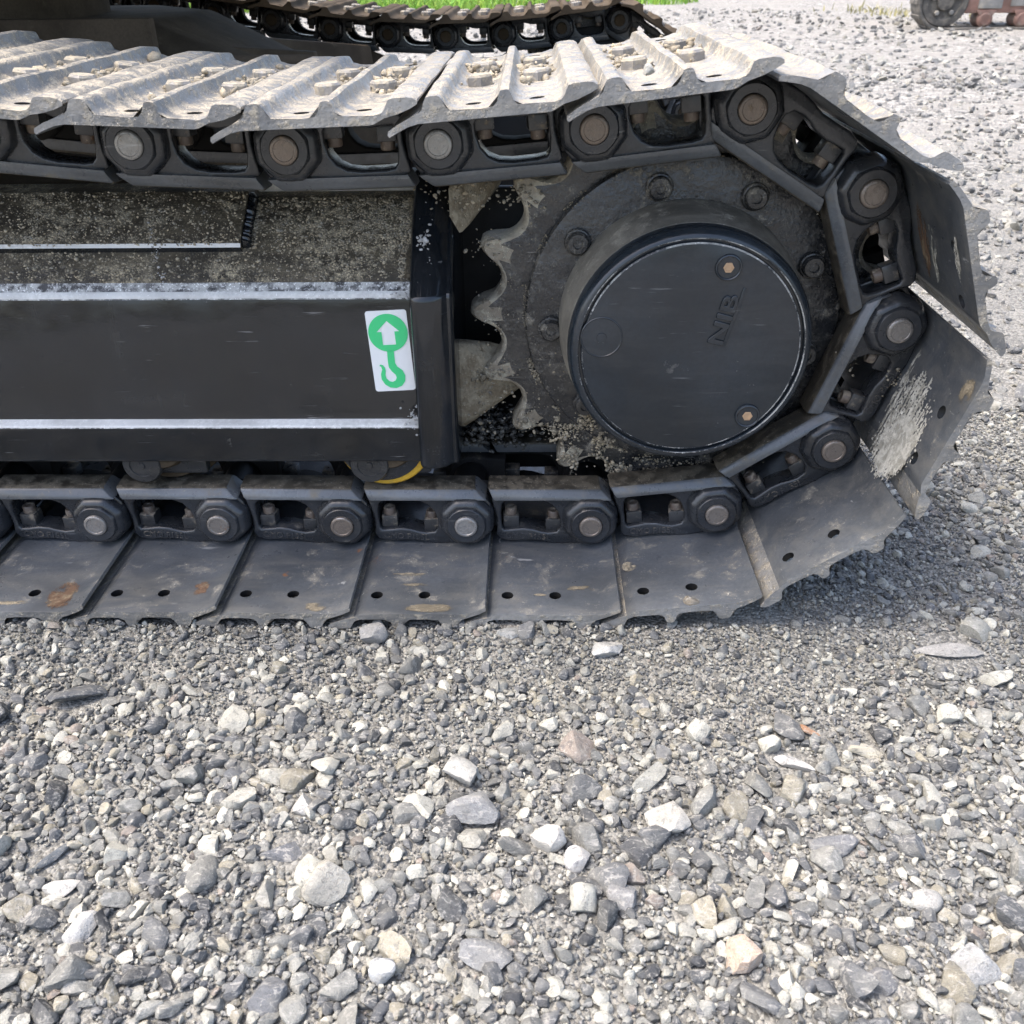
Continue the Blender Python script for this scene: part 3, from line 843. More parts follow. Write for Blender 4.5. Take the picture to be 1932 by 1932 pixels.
for px, py, big in ((1375, 505, 0), (1410, 785, 0), (1135, 637, 1)):
    w = unpx(px, py, 1, -0.056)
    if big:
        obj("fill_plug", PLUGB, hub, (w.x - HX, 0, w.z - HZ), mat=M['hub'])
    else:
        obj("fill_plug", PLUG, hub, (w.x - HX, 0, w.z - HZ), mat=M['hub'])
        obj("plug_socket", PLUGC, hub, (w.x - HX, 0, w.z - HZ), mat=M['copper'])
EMB = text_mesh("raised_letters", "NIB", 0.0245, 0.0016, 0.0008)
EMB.transform(Matrix.Scale(1.6, 4, (1, 0, 0)))
wa = unpx(1366, 605, 1, -0.056)
obj("raised_letters", EMB, hub, (wa.x - HX, -0.0558, wa.z - HZ), (0, math.radians(-76), 0), mat=M['hub'])
EBAR = box_mesh("letter_base", -0.036, 0.036, -0.0012, 0.0006, -0.0022, 0.0022, 0.0006)
obj("letter_base", EBAR, hub, (wa.x - HX + 0.0115, -0.0552, wa.z - HZ + 0.0035), (0, math.radians(-76), 0), mat=M['hub'])
# travel motor and its housing behind the sprocket
MOTOR = lathe("travel_motor", [(0.21, 0.115), (0.21, 0.15), (0.16, 0.17), (0.15, 0.30), (0.11, 0.32), (0.10, 0.46), (0.05, 0.47)], 48)
obj("travel_motor", MOTOR, exc, (CX, 0, CZ), mat=M['motor'])

# ------------------------------------------------------------------ track frame
def rnd(cy, cz, r, a0, a1, n=5):
    return [(cy + r * math.cos(math.radians(a0 + (a1 - a0) * i / n)), cz + r * math.sin(math.radians(a0 + (a1 - a0) * i / n))) for i in range(n + 1)]
XE = 0.459
prof = []
mats = []
def seg(pts, m):
    for p in pts:
        prof.append(p); mats.append(m)
seg([(0.19, 0.100), (-0.004, 0.0935)], 0)                       # bottom
seg(rnd(-0.008, 0.098, 0.005, 270, 180, 3), 0)
seg([(-0.013, 0.139)], 0)
arc_pts = rnd(-0.009, 0.1435, 0.0045, 180, 100, 5)
for kk, p_ in enumerate(arc_pts): seg([p_], 3 if kk == 0 else 1)               # lower ledge, rubbed, with sky sheen painted pale
seg([(-0.0015, 0.1515), (0.0, 0.160)], 0)
seg([(0.0, 0.305)], 0)
arc_pts = rnd(0.014, 0.3105, 0.0120, 180, 125, 8)
for kk, p_ in enumerate(arc_pts): seg([p_], 3 if kk in (0, 7, 8) else 1)                # upper bend, rubbed, its sky reflection painted in
seg([(0.0125, 0.3285)], 2)
seg([(0.060, 0.3760), (0.118, 0.4080)], 2)
seg([(0.13, 0.4095), (0.19, 0.4100)], 2)
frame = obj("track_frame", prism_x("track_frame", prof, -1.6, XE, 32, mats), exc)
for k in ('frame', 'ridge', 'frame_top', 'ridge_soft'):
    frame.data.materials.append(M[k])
fl = obj('bright_strip_bar', box_mesh('bright_strip_bar', 0.250, 0.452, 0.136, 0.188, 0.4085, 0.4285, 0.002), exc, mat=M['bright_strip'])  # added bar, painted pale in place of a lit strip past the frame
# doubler plate on the slope
dn = Vector((0, -0.556, 0.831))
def slope(t):   # along the slope from the bend up
    return Vector((0, 0.0125 + 0.0475 * t, 0.3285 + 0.0475 * t)) if t <= 1 else Vector((0, 0.060 + 0.058 * (t - 1), 0.376 + 0.032 * (t - 1)))
pa, pb, pc = slope(0.62), slope(1.0), slope(1.9)
e1 = Vector((0, -0.70, 0.71)); e2 = Vector((0, -0.48, 0.877))
tk = 0.013
dp = [(p.y, p.z) for p in (pa, pa + e1 * tk * 0.8, pa + e1 * tk + Vector((0, 0.003, 0.003)), pb + (e1 + e2).normalized() * tk, pc + e2 * tk, pc)]
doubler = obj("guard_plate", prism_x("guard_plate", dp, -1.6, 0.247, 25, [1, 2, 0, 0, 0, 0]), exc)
doubler.data.materials.append(M['frame_top']); doubler.data.materials.append(M['frame']); doubler.data.materials.append(M['ridge'])  # last slot paints the bright highlight along the plate edge
# thick end plate at the sprocket end
ep = [(0.19, 0.094), (0.0, 0.086)] + rnd(-0.012, 0.094, 0.008, 270, 180, 3) + [(-0.020, 0.300)] + rnd(-0.008, 0.312, 0.012, 180, 135, 3) + [(0.050, 0.392), (0.110, 0.426)] + rnd(0.118, 0.4285, 0.01, 120, 60, 3) + [(0.19, 0.4340)]
bm = bmesh.new()
rows = []
for x, dy in ((XE - 0.003, 0.006), (XE - 0.001, 0.001), (XE + 0.004, -0.0025), (XE + 0.012, -0.0035), (XE + 0.022, -0.0020), (XE + 0.030, 0.002), (XE + 0.037, 0.009), (XE + 0.041, 0.013), (XE + 0.0445, 0.0125), (XE + 0.047, 0.015), (XE + 0.048, 0.022)):
    rows.append([bm.verts.new((x, y + dy, z - (dy * 0.5 if z > 0.38 else 0))) for y, z in ep])
for j in range(len(rows) - 1):
    for i in range(len(ep)):
        k = (i + 1) % len(ep); bm.faces.new((rows[j][i], rows[j][k], rows[j + 1][k], rows[j + 1][i]))
bm.faces.new(rows[0][::-1]); bm.faces.new(rows[-1])
endp = obj("end_plate", bm_mesh("end_plate", bm, 40), exc, mat=M['frame'])
# weld beads running into the end plate
def bead(name, p0, p1, r, mat, parent=exc, wob=0.25, n=40):
    p0, p1 = Vector(p0), Vector(p1)
    d = (p1 - p0).normalized(); a = d.orthogonal().normalized(); b = d.cross(a)
    vs, fs = [], []
    for i in range(n + 1):
        c = p0.lerp(p1, i / n); rr = r * (1 + wob * math.sin(i * 1.9) * random.uniform(.3, 1)) * (0.2 if i in (0, n) else 1)
        for k in range(8):
            vs.append(c + (a * math.cos(k * PI / 4) + b * math.sin(k * PI / 4)) * rr)
    for i in range(n):
        for k in range(8):
            fs.append((i * 8 + k, i * 8 + (k + 1) % 8, (i + 1) * 8 + (k + 1) % 8, (i + 1) * 8 + k))
    me = bpy.data.meshes.new(name); me.from_pydata([v[:] for v in vs], [], fs); smooth(me, 60)
    return obj(name, me, parent, mat=M[mat])
bead("weld_bead", (XE - 0.005, 0.012, 0.332), (XE - 0.005, 0.112, 0.408), 0.0055, 'frame_top')
bead("weld_bead", (0.250, 0.041, 0.365), (0.250, 0.112, 0.412), 0.007, 'frame')
# webs, bracket and gusset between frame and motor
obj("motor_bracket", box_mesh("motor_bracket", 0.45, 0.80, 0.20, 0.215, -0.03, 0.40, 0.004), exc, mat=M['motor'])
obj("gusset", hull_mesh("gusset", [(0.503, .06, .115), (0.503, .06, .23), (0.60, .10, .16), (0.508, .075, .10), (0.503, .085, .115), (0.503, .085, .23), (0.60, .125, .16), (.56, .11, .215)], 0.004), exc, mat=M['mud'])
obj("gusset", hull_mesh("gusset", [(0.503, .05, .395), (0.503, .05, .432), (0.575, .13, .440), (0.575, .16, .445), (0.503, .16, .436), (0.515, .06, .37), (0.56, .15, .41)], 0.004), exc, mat=M['mud'])

# bottom rollers
RB = lathe("track_roller", [(0.030, -0.006), (0.033, -0.002), (0.036, 0.006), (0.036, 0.018), (0.058, 0.020), (0.060, 0.024), (0.060, 0.046), (0.074, 0.048), (0.075, 0.052), (0.075, 0.062), (0.058, 0.066), (0.058, 0.114), (0.075, 0.118), (0.075, 0.128), (0.060, 0.134), (0.060, 0.156), (0.036, 0.16)], 48)
RC = lathe("roller_cap", [(0.027, 0.03), (0.027, 0.0), (0.0245, -0.004), (0.016, -0.0045), (0.0155, -0.003), (0.005, -0.003), (0.004, -0.005), (0.001, -0.005)], 32)
RBL = box_mesh("roller_collar", -0.05, 0.045, 0.012, 0.03, -0.022, 0.03, 0.006)
YRIM = lathe("roller_rim", [(0.030, 0.0005), (0.0610, 0.0005), (0.0630, 0.002), (0.0630, 0.007), (0.058, 0.009)], 64)
for xr, yel in ((0.412, True), (0.105, False), (-0.22, False), (-0.55, False)):
    ro = obj("track_roller", RB, exc, (xr, 0.0, 0.1115), mat=M['under'])
    obj("roller_cap", RC, ro, (-0.026, -0.004, -0.026), mat=M['paint'])
    obj("roller_collar", RBL, ro, (0.01, 0.0, -0.028), mat=M['paint'])
    if yel:
        obj("roller_disc", lathe("roller_disc", [(0.0590, 0.004), (0.0590, 0.0), (0.0575, -0.001), (0.02, -0.001)], 48), ro, (-0.0105, 0.0035, 0.0045), mat=M["paint"])
        obj("roller_rim", YRIM, ro, (-0.006, 0.0045, 0.0015), mat=M['yellow'])["label"] = "yellow painted rim of the roller by the frame end"

# lifting point sticker on the frame
def px_plane(px, py, y):
    w = unpx(px, py, 1, y); return Vector((w.x, w.z))
c0 = [px_plane(*p, -0.001) for p in ((688, 588), (766, 583), (784, 735), (709, 739))]
cen = sum(c0, Vector((0, 0))) / 4
ax = ((c0[1] - c0[0]) + (c0[2] - c0[3])) / 2
ay = ((c0[0] - c0[3]) + (c0[1] - c0[2])) / 2
sw, sh_ = ax.length, ay.length
tilt = math.atan2(ax.y, ax.x)
def rrect(w, h, r, n=5):
    pts = []
    for cx, cy, a in ((w / 2 - r, h / 2 - r, 0), (-w / 2 + r, h / 2 - r, 90), (-w / 2 + r, -h / 2 + r, 180), (w / 2 - r, -h / 2 + r, 270)):
        pts += arc(cx, cy, r, a, a + 90, n)
    return pts
stk = obj("lifting_sticker", curve_mesh("lifting_sticker", [rrect(sw, sh_, 0.0035)], 0.0006, 0.0), exc, (cen.x, -0.0012, cen.y), (0, -tilt + math.radians(0.5), 0), mat=M['sticker'])
stk["label"] = "white sticker with green arrow and lifting hook"
k_ = sh_ / 1.37                      # photo units: sticker 0.74 x 1.37
def q(pts): return [(x * k_, y * k_) for x, y in pts]
disc = arc(0.0, 0.315, 0.315, 0, 360, 40)[:-1]
arrow = [(0, 0.315 + 0.20), (0.185, 0.335), (0.105, 0.335), (0.105, 0.115), (-0.105, 0.115), (-0.105, 0.335), (-0.185, 0.335)]
GR = curve_mesh("arrow_disc", [q(disc), q(arrow[::-1])], 0.0005, 0.0)
obj("arrow_disc", GR, stk, (0, -0.0008, 0), mat=M['green'])
hook = [(-0.055, 0.02), (0.055, 0.02), (0.05, -0.20), (0.075, -0.26), (0.155, -0.33), (0.19, -0.42), (0.175, -0.52), (0.115, -0.60), (0.02, -0.635), (-0.08, -0.62), (-0.16, -0.56), (-0.205, -0.47),
        (-0.205, -0.38), (-0.175, -0.30), (-0.185, -0.25), (-0.215, -0.235), (-0.195, -0.215), (-0.155, -0.225), (-0.125, -0.27), (-0.12, -0.33), (-0.135, -0.40), (-0.125, -0.46), (-0.08, -0.51), (-0.03, -0.525), (0.02, -0.50), (0.045, -0.45), (0.035, -0.40), (-0.02, -0.34), (-0.06, -0.27), (-0.065, -0.18)]
HK = curve_mesh("hook_symbol", [q(hook)], 0.0005, 0.0)
obj("hook_symbol", HK, stk, (0, -0.0008, 0), mat=M['green'])

# far track frame, car body and the unseen deck that shades it
obj("track_frame", hull_mesh("far_frame", [(-1.6, 1.90, .10), (-1.6, 1.90, .445), (.10, 1.90, .445), (.34, 1.90, .345), (.46, 1.90, .30), (.46, 1.90, .10), (-1.6, 2.10, .10), (-1.6, 2.10, .40), (.10, 2.10, .40), (.46, 2.10, .28), (.46, 2.10, .10)], 0.006), exc, mat=M['under'])
obj("travel_motor", MOTOR, exc, (CX, 2.17, CZ), (0, 0, PI), mat=M['motor'])
obj("motor_bracket", box_mesh("motor_bracket", 0.40, 0.78, 1.93, 1.945, 0.02, 0.35, 0.004), exc, mat=M['motor'])
obj("car_body", hull_mesh("car_body", [(-1.5, .55, .20), (-.12, .55, .20), (.08, .75, .20), (.08, 1.25, .20), (-.12, 1.45, .20), (-1.5, 1.45, .20), (-1.5, .55, .57), (-.30, .55, .57), (-.10, .80, .57), (-.10, 1.20, .57), (-.30, 1.45, .57), (-1.5, 1.45, .57), (.20, .85, .44), (.20, 1.15, .44)], 0.01), exc, mat=M['under'])
def leg(a, b, w, z0, z1a, z1b, name="body_leg"):
    a, b = Vector(a), Vector(b); d = (b - a).normalized(); n = Vector((-d.y, d.x))
    pts = []
    for p, zt in ((a, z1a), (b, z1b)):
        for s in (-w, w):
            pts += [(p.x + n.x * s, p.y + n.y * s, z0), (p.x + n.x * s * .8, p.y + n.y * s * .8, zt)]
    return obj(name, hull_mesh(name, pts, 0.008), exc, mat=M['under'])
leg((-.35, 1.30), (.00, 1.90), 0.22, .12, .53, .45)
leg((-.40, .80), (-.12, .24), 0.20, .12, .53, .40)
obj("body_plate", box_mesh("body_plate", -1.4, -0.02, 0.60, 0.625, 0.40, 0.585, 0.004), exc, mat=M['under'])
obj("body_plate", hull_mesh("body_plate", [(-.42, .62, .575), (.16, 1.0, .50), (.16, 1.03, .50), (-.42, .65, .575), (-.42, .62, .45), (.16, 1.0, .40), (.16, 1.03, .40), (-.42, .65, .45)], 0.003), exc, mat=M['under'])
obj("hydraulic_pipe", lathe("hydraulic_pipe", [(0.012, -0.6), (0.013, -0.59), (0.013, 0.59), (0.012, 0.6)], 16), exc, (-0.35, 0.56, 0.52), (0, 0, PI / 2), mat=M['under'])
obj("swing_bearing", lathe("swing_bearing", [(0.50, -.10), (0.52, -.09), (0.52, .0), (0.56, .01), (0.56, .09), (0.50, .10)], 64), exc, (-0.80, 1.0, 0.66), (PI / 2, 0, 0), mat=M['under'])
obj("unseen_shade_deck", hull_mesh("unseen_shade_deck", [(-2.6, .25, .78), (.18, .25, .78), (.32, .7, .78), (.32, 1.3, .78), (.18, 1.7, .78), (-2.6, 1.7, .78), (-2.6, .2, 1.1), (.2, .2, 1.1), (.38, .7, 1.1), (.38, 1.3, 1.1), (.2, 1.75, 1.1), (-2.6, 1.75, 1.1)], 0.03), exc, mat=M['under'])  # out of view, added to keep the sun off the car body

def vnoise(x, y, s, seed):
    r = np.random.default_rng(seed); g = r.random((64, 64))
    u, v = x * s + 20, y * s + 20
    i, j = np.floor(u).astype(int), np.floor(v).astype(int); fu, fv = u - i, v - j
    fu = fu * fu * (3 - 2 * fu); fv = fv * fv * (3 - 2 * fv)
    i0, i1, j0, j1 = i % 64, (i + 1) % 64, j % 64, (j + 1) % 64
    return (g[i0, j0] * (1 - fu) + g[i1, j0] * fu) * (1 - fv) + (g[i0, j1] * (1 - fu) + g[i1, j1] * fu) * fv

# ------------------------------------------------------------------ dirt that lies on the machine
soup = StoneSoup()
rg = np.random.default_rng(5)
def mudcol(n): 
    c = np.array([0.62, 0.53, 0.38])[None] * rg.uniform(0.55, 1.35, (n, 1)); return c
# around the bolt heads of the upper shoes
for i in range(len(pins_near) - 1):
    (xa, za), (xb, zb) = pins_near[i], pins_near[i + 1]
    if zb < 0.42 or xb > 0.9: continue
    th = math.atan2(zb - za, xb - xa)
    for a in (-0.050, -0.112):
        n = rg.integers(50, 130)
        loc = np.stack([a + rg.normal(0, 0.011, n), rg.choice([0.05, 0.09, 0.13, 0.20], n) + rg.normal(0, 0.03, n), np.full(n, -0.0505) - np.abs(rg.normal(0, .003, n))], 1)
        loc[:, 0] = np.clip(loc[:, 0], a - 0.02, a + 0.02)
        Pw = np.stack([xb + loc[:, 0] * math.cos(th) - loc[:, 2] * math.sin(th), loc[:, 1], zb + loc[:, 0] * math.sin(th) + loc[:, 2] * math.cos(th)], 1)
        soup.add(Pw, np.abs(rg.normal(0.0025, 0.002, n)) + 0.0012, rg, 1, (0.5, 0.8), mudcol(n))
# sand on the sloping frame top
n = 3600
t_ = rg.uniform(0.05, 1.95, n); xs = rg.uniform(-0.25, 0.452, n)
Pw = np.array([[x, *(slope(t)[1:])] for x, t in zip(xs, t_)])
on = (xs < 0.247) & (t_ > 0.62)
Pw[on] += np.array([0, -0.60, 0.80]) * tk
cl = mudcol(n) * 1.05
soup.add(Pw, np.abs(rg.normal(0.0006, 0.0007, n)) + 0.0006, rg, 1, (0.5, 0.9), cl * 1.25)
def cake(x0, x1, t0, t1, n, rad, lift=0.0):
    xx = rg.uniform(x0, x1, n); tt = rg.uniform(t0, t1, n)
    Q = np.array([[x, *(slope(t)[1:])] for x, t in zip(xx, tt)]) + np.array([0, -0.6, 0.8]) * lift
    soup.add(Q, np.abs(rg.normal(0, rad * .5, n)) + rad * .4, rg, 1, (0.35, 0.7), mudcol(n) * 1.1)
cake(0.440, 0.456, 0.1, 1.9, 420, .0022); cake(0.252, 0.262, 0.7, 1.8, 160, .002); cake(-0.2, 0.45, 1.7, 1.95, 700, .0022); cake(-0.25, 0.245, 0.66, 0.80, 420, .0016, tk); cake(0.27, 0.36, 0.5, 1.3, 260, .0014); cake(0.36, 0.44, 0.8, 1.7, 300, .0016)
for px_, n_ in ((283, 160), (60, 90), (700, 60)):
    w_ = unpx(px_, 480, 1, 0.03)
    for (a_, b_, ww, nn, lf) in ((0.05, 0.62, 0.0025, n_ // 2, 0.0), (0.75, 1.1, 0.005, n_, tk if px_ < 470 else 0.0), (1.1, 1.5, 0.012, n_, tk if px_ < 470 else 0.0)):
        cake(w_.x - ww, w_.x + ww, a_, b_, nn, .0012, lf)
# clods on sprocket, its lower rim and the gusset
def clods(px, py, y, sp, n, rad, flat=(0.5, 0.9)):
    w = unpx(px, py, 1, y)
    Pw = np.stack([w.x + rg.normal(0, sp[0], n), y + np.abs(rg.normal(0, 0.004, n)) - 0.004, w.z + rg.normal(0, sp[1], n)], 1)
    soup.add(Pw, np.abs(rg.normal(0, rad * .45, n)) + rad * .22, rg, 1, flat, mudcol(n) * 1.0)
for a in ((1180, 770, .048, (.030, .022), 170, .0022), (1120, 815, .062, (.02, .02), 110, .0025), (1075, 855, .064, (.008, .016), 60, .003), (1000, 790, .064, (.01, .012), 60, .003),
          (1245, 868, .060, (.03, .006), 110, .0024), (1340, 880, .062, (.03, .004), 60, .002), (935, 705, .064, (.012, .012), 60, .0025), (915, 590, .064, (.01, .010), 40, .002),
          (990, 372, .064, (.012, .012), 60, .003), (915, 465, .064, (.01, .01), 40, .0025), (905, 745, .07, (.02, .03), 120, .003), (875, 365, .06, (.025, .012), 130, .003),
          (1030, 700, .046, (.02, .05), 70, .0014), (1690, 720, .004, (.008, .01), 40, .0028), (1600, 690, .01, (.01, .01), 20, .002), (1240, 1, .01, (.0, .0), 1, .001)):
    if a[1] > 10: clods(*a)
for a0, a1, n, r0, r1, rad in ((188, 262, 900, 0.199, 0.208, 0.0016), (222, 246, 900, 0.175, 0.245, 0.0022), (232, 268, 500, 0.225, 0.262, 0.0026), (95, 190, 900, 0.199, 0.204, 0.0009), (20, 95, 250, 0.199, 0.203, 0.0008), (150, 200, 160, 0.205, 0.24, 0.0012)):
    aa = np.radians(rg.uniform(a0, a1, n)); rr_ = rg.uniform(r0, r1, n)
    clump = vnoise(rr_ * np.cos(aa) * 3, rr_ * np.sin(aa) * 3, 14, 4) > 0.48
    aa, rr_ = aa[clump], rr_[clump]; n = len(aa)
    yy = np.where(rr_ < 0.2, 0.0475, 0.0625) - np.abs(rg.normal(0, 0.0012, n))
    soup.add(np.stack([CX + rr_ * np.cos(aa), yy, CZ + rr_ * np.sin(aa)], 1), np.abs(rg.normal(0, rad * .5, n)) + rad * .3, rg, 1, (0.5, 0.9), mudcol(n) * 1.25)
def chips(px, py, y, sx, sz, n, rad):
    w = unpx(px, py, 1, y)
    Pw = np.stack([w.x + rg.normal(0, sx, n), np.full(n, y), w.z + rg.normal(0, sz, n)], 1)
    soup.add(Pw, np.abs(rg.normal(0, rad * .6, n)) + rad * .3, rg, 1, (0.5, 0.9), np.full((n, 3), 0.95) * rg.uniform(.6, 1.0, (n, 1)))
chips(798, 455, -0.0105, .004, .005, 26, .0028); chips(785, 550, -0.003, .010, .006, 60, .002); chips(790, 790, -0.014, .008, .008, 70, .0022); chips(300, 500, 0.01, .003, .02, 40, .0012); chips(805, 440, -0.010, .003, .02, 18, .0012)
# black grit caught below the gusset
w = unpx(930, 795, 1, 0.10); n = 500
Pw = np.stack([w.x + rg.normal(0, .030, n), 0.10 + rg.uniform(0, .06, n), w.z - 0.02 + rg.normal(0, .014, n)], 1)
soup.add(Pw, rg.uniform(.002, .005, n), rg, 1, (0.6, 0.9), np.full((n, 3), 0.05) * rg.uniform(.4, 1.6, (n, 1)))
me = soup.mesh("dried_mud", M['stone'])
me.materials.clear(); me.materials.append(M['stone'])
tag(obj("dried_mud", me, exc), "pale tan dried mud and grit stuck to the machine", kind="stuff")

# ------------------------------------------------------------------ single stones one can point at
def stone_thing(name, label, px, py, wpx, hpx, col, rot=0.0, flat=0.7, seed=0, sink=0.3, z=None, cuts=9, sharp=False):
    rng = np.random.default_rng(seed + 100)
    zz = (GZ + 0.006) if z is None else z
    c = unpx(px, py + hpx * 0.15, 2, zz)
    c2 = unpx(px + wpx, py + hpx * 0.15, 2, zz)
    wx = (c2 - c).length / 2
    v, f = stone_shape(4 if sharp is None else 3, rng, cuts + 3, (0.45, 0.85), 0.025)
    dep = wx * hpx / wpx * 1.0
    ext = np.abs(v).max(0)
    v = v / ext * np.array([wx, dep, min(wx, dep) * flat])
    R = np.array(Euler((rng.normal(0, .12), rng.normal(0, .12), rot)).to_matrix())
    v = v @ R.T
    me = bpy.data.meshes.new(name)
    me.from_pydata(v.tolist(), [], f.tolist())
    smooth(me, 28)
    ca = me.color_attributes.new("Col", 'FLOAT_COLOR', 'POINT')
    cc = np.tile(np.array([*[min(0.95, k * 1.05) for k in col], 1.0], np.float32), (len(v), 1))
    ca.data.foreach_set("color", cc.ravel())
    hz = v[:, 2].max()
    o = obj(name, me, None, (c.x, c.y, zz + hz * (1 - 2 * sink) - 0.004), mat=M['stone'])
    tag(o, label, "stone", "larger stones lying in the gravel")
    BIG.append((c.x, c.y, max(wx, dep) * 0.85))
    return o
BIG = []
WHT, CRM, GRY, PAL, SLT, PNK = (0.74, 0.72, 0.67), (0.72, 0.67, 0.54), (0.24, 0.245, 0.25), (0.44, 0.44, 0.43), (0.13, 0.14, 0.155), (0.62, 0.50, 0.42)
ST = [
 ("rounded_stone", "largest rounded cream-white stone in the lower left of the gravel", 615, 1655, 92, 92, (0.66, 0.63, 0.55), 0.3, 0.85),
 ("stone", "small white stone lying left of the tall pale wedge-shaped stone", 572, 1517, 52, 52, WHT, 0.9, 1.0),
 ("slate_piece", "long dark slate piece tilted up near the left edge below the track", 140, 1303, 112, 44, SLT, 0.45, 0.6),
 ("slate_piece", "dark stone cut off by the left edge of the gravel", -6, 1338, 46, 56, (0.10, 0.11, 0.12), 0.2, 0.9),
 ("wedge_stone", "tall pale wedge-shaped stone leaning against a large grey stone", 868, 1442, 58, 76, (0.56, 0.56, 0.53), 1.0, 0.6),
 ("grey_stone", "large grey and white stone just below the pale wedge", 893, 1512, 104, 84, (0.33, 0.34, 0.35), 0.3, 0.55),
 ("white_stone", "upper of two bright white stones side by side in the middle gravel", 1035, 1575, 62, 58, WHT, 0.4, 0.85),
 ("white_stone", "lower right of two bright white stones in the middle gravel", 1090, 1612, 58, 54, (0.74, 0.73, 0.72), 1.2, 0.8),
 ("speckled_stone", "broad speckled white stone right of the middle gravel", 1262, 1532, 88, 78, (0.62, 0.60, 0.55), 0.2, 0.5),
 ("pink_stone", "pinkish cream blocky stone near the bottom edge, right of centre", 1400, 1797, 76, 74, (0.72, 0.57, 0.45), 0.2, 0.8),
 ("white_stone", "angular white stone in the lower left corner of the gravel", 156, 1741, 74, 62, (0.66, 0.66, 0.64), 0.5, 0.6),
 ("long_stone", "smooth elongated white stone lying above the angular white one", 113, 1668, 72, 38, WHT, 0.5, 0.6),
 ("slate_strip", "thin blue-grey slate strip standing near the left edge", 95, 1612, 92, 20, (0.16, 0.18, 0.20), 1.0, 0.7),
 ("orange_shard", "small orange-brown stone shard on the fine gravel at right", 1527, 1372, 46, 16, (0.46, 0.25, 0.14), -0.6, 0.6),
 ("long_stone", "long white stone lying diagonally in the right gravel", 1497, 1432, 84, 30, (0.70, 0.69, 0.66), -0.6, 0.7),
 ("cream_stone", "oblong cream stone to the right of the long white one", 1634, 1411, 68, 34, CRM, -0.1, 0.7),
 ("grey_block", "square-cut grey stone block in the lower right gravel", 1573, 1585, 98, 62, (0.27, 0.275, 0.285), 0.0, 0.6),
 ("flat_slab", "broad pale flat slab near the right edge below the track end", 1795, 1220, 140, 44, (0.46, 0.45, 0.43), -0.05, 0.45),
 ("round_stone", "rounded grey stone wedged against the lower track shoe", 706, 1188, 56, 46, (0.40, 0.40, 0.40), 0.2, 0.85),
 ("flat_stone", "pale flat stone poking out from under the track shoes", 963, 1188, 70, 34, (0.44, 0.45, 0.44), 0.3, 0.6),
 ("white_stone", "white-topped stone just in front of the middle track shoes", 1147, 1217, 62, 46, (0.62, 0.62, 0.60), 0.2, 0.6),
 ("dark_slab", "dark grey slab beside the orange-brown shard", 1486, 1355, 64, 82, (0.19, 0.195, 0.20), 0.5, 0.35),
 ("grey_stone", "dark grey tapered stone in the bottom centre-left gravel", 505, 1868, 82, 74, (0.21, 0.22, 0.235), 0.9, 0.6),
 ("grey_stone", "large streaked grey stone left of the pinkish stone", 1175, 1680, 60, 60, (0.33, 0.335, 0.34), 0.7, 0.7),
 ("pale_stone", "pale grey triangular stone near the bottom right corner", 1838, 1812, 84, 78, (0.48, 0.49, 0.49), 0.4, 0.6),
 ("white_stone", "whitish blue-tinted stone in the lower left-centre gravel", 722, 1822, 54, 56, (0.62, 0.645, 0.66), 0.3, 0.8),
 ("grey_stone", "flat dark stone slab above the large cream stone", 545, 1600, 110, 48, (0.19, 0.20, 0.22), 0.3, 0.4),
 ("pale_stone", "whitish stone at the bottom right edge of the gravel", 1745, 1690, 70, 60, (0.56, 0.55, 0.52), 0.4, 0.6),
 ("grey_stone", "wide grey stone with white streaks at the bottom centre", 915, 1790, 105, 66, (0.30, 0.31, 0.32), -0.2, 0.5),
 ("grey_stone", "grey oval stone low on the right, left of the pale triangle", 1660, 1840, 95, 62, (0.23, 0.235, 0.245), 0.5, 0.55),
]
for i, a in enumerate(ST):
    stone_thing(*a, seed=i)
# the pebble resting on a shoe plate
o = stone_thing("tan_pebble", "small round tan pebble resting on a lower track shoe plate", 1304, 1137, 32, 30, (0.34, 0.29, 0.22), 0.2, 0.95, seed=77, sink=0.02, z=-0.0385, cuts=3)
BIG.pop()

o = stone_thing("white_stone", "small white stone lying on top of the upper track shoes near the bend", 1224, 128, 30, 24, (0.80, 0.78, 0.70), 0.6, 0.9, seed=81, sink=0.05, z=0.590, cuts=6)
BIG.pop()
def leaf(px, py, z, ln, wd, rot, tilt, label, name="dry_leaf"):
    vs, fs = [], []
    for i in range(9):
        t = i / 8; w = wd * math.sin(PI * min(1, t * 0.98 + .01)) ** 0.8
        for j in (-1, 0, 1):
            vs.append((ln * (t - .5), j * w, 0.0015 * j * j + 0.003 * math.sin(t * 3)))
    for i in range(8):
        for j in range(2):
            a = i * 3 + j; fs.append((a, a + 3, a + 4, a + 1))
    n = len(vs); vs += [(x, y, zz - 0.0005) for x, y, zz in vs]; fs += [tuple(k + n for k in f[::-1]) for f in fs]
    me = bpy.data.meshes.new(name); me.from_pydata(vs, [], fs); smooth(me, 60)
    c = unpx(px, py, 2, z)
    tag(obj(name, me, None, c, (tilt, 0.1, rot), mat=M['leaf']), label, "leaf")
M['leaf'] = mat_metal("dry_leaf", (0.30, 0.19, 0.10), (0.38, 0.27, 0.16), 0.7, thr=0.6, up=0.0, bump=0.2, dscale=120)
leaf(1460, 1098, -0.030, 0.020, 0.0042, 1.0, 0.3, "small dry brown leaf caught on the edge of a curved track shoe")

# ------------------------------------------------------------------ loose gravel
def inside_track(x, y):
    return (y > -0.152) & (y < 0.34) & (x < 0.93)
soup = StoneSoup()
rg = np.random.default_rng(21)
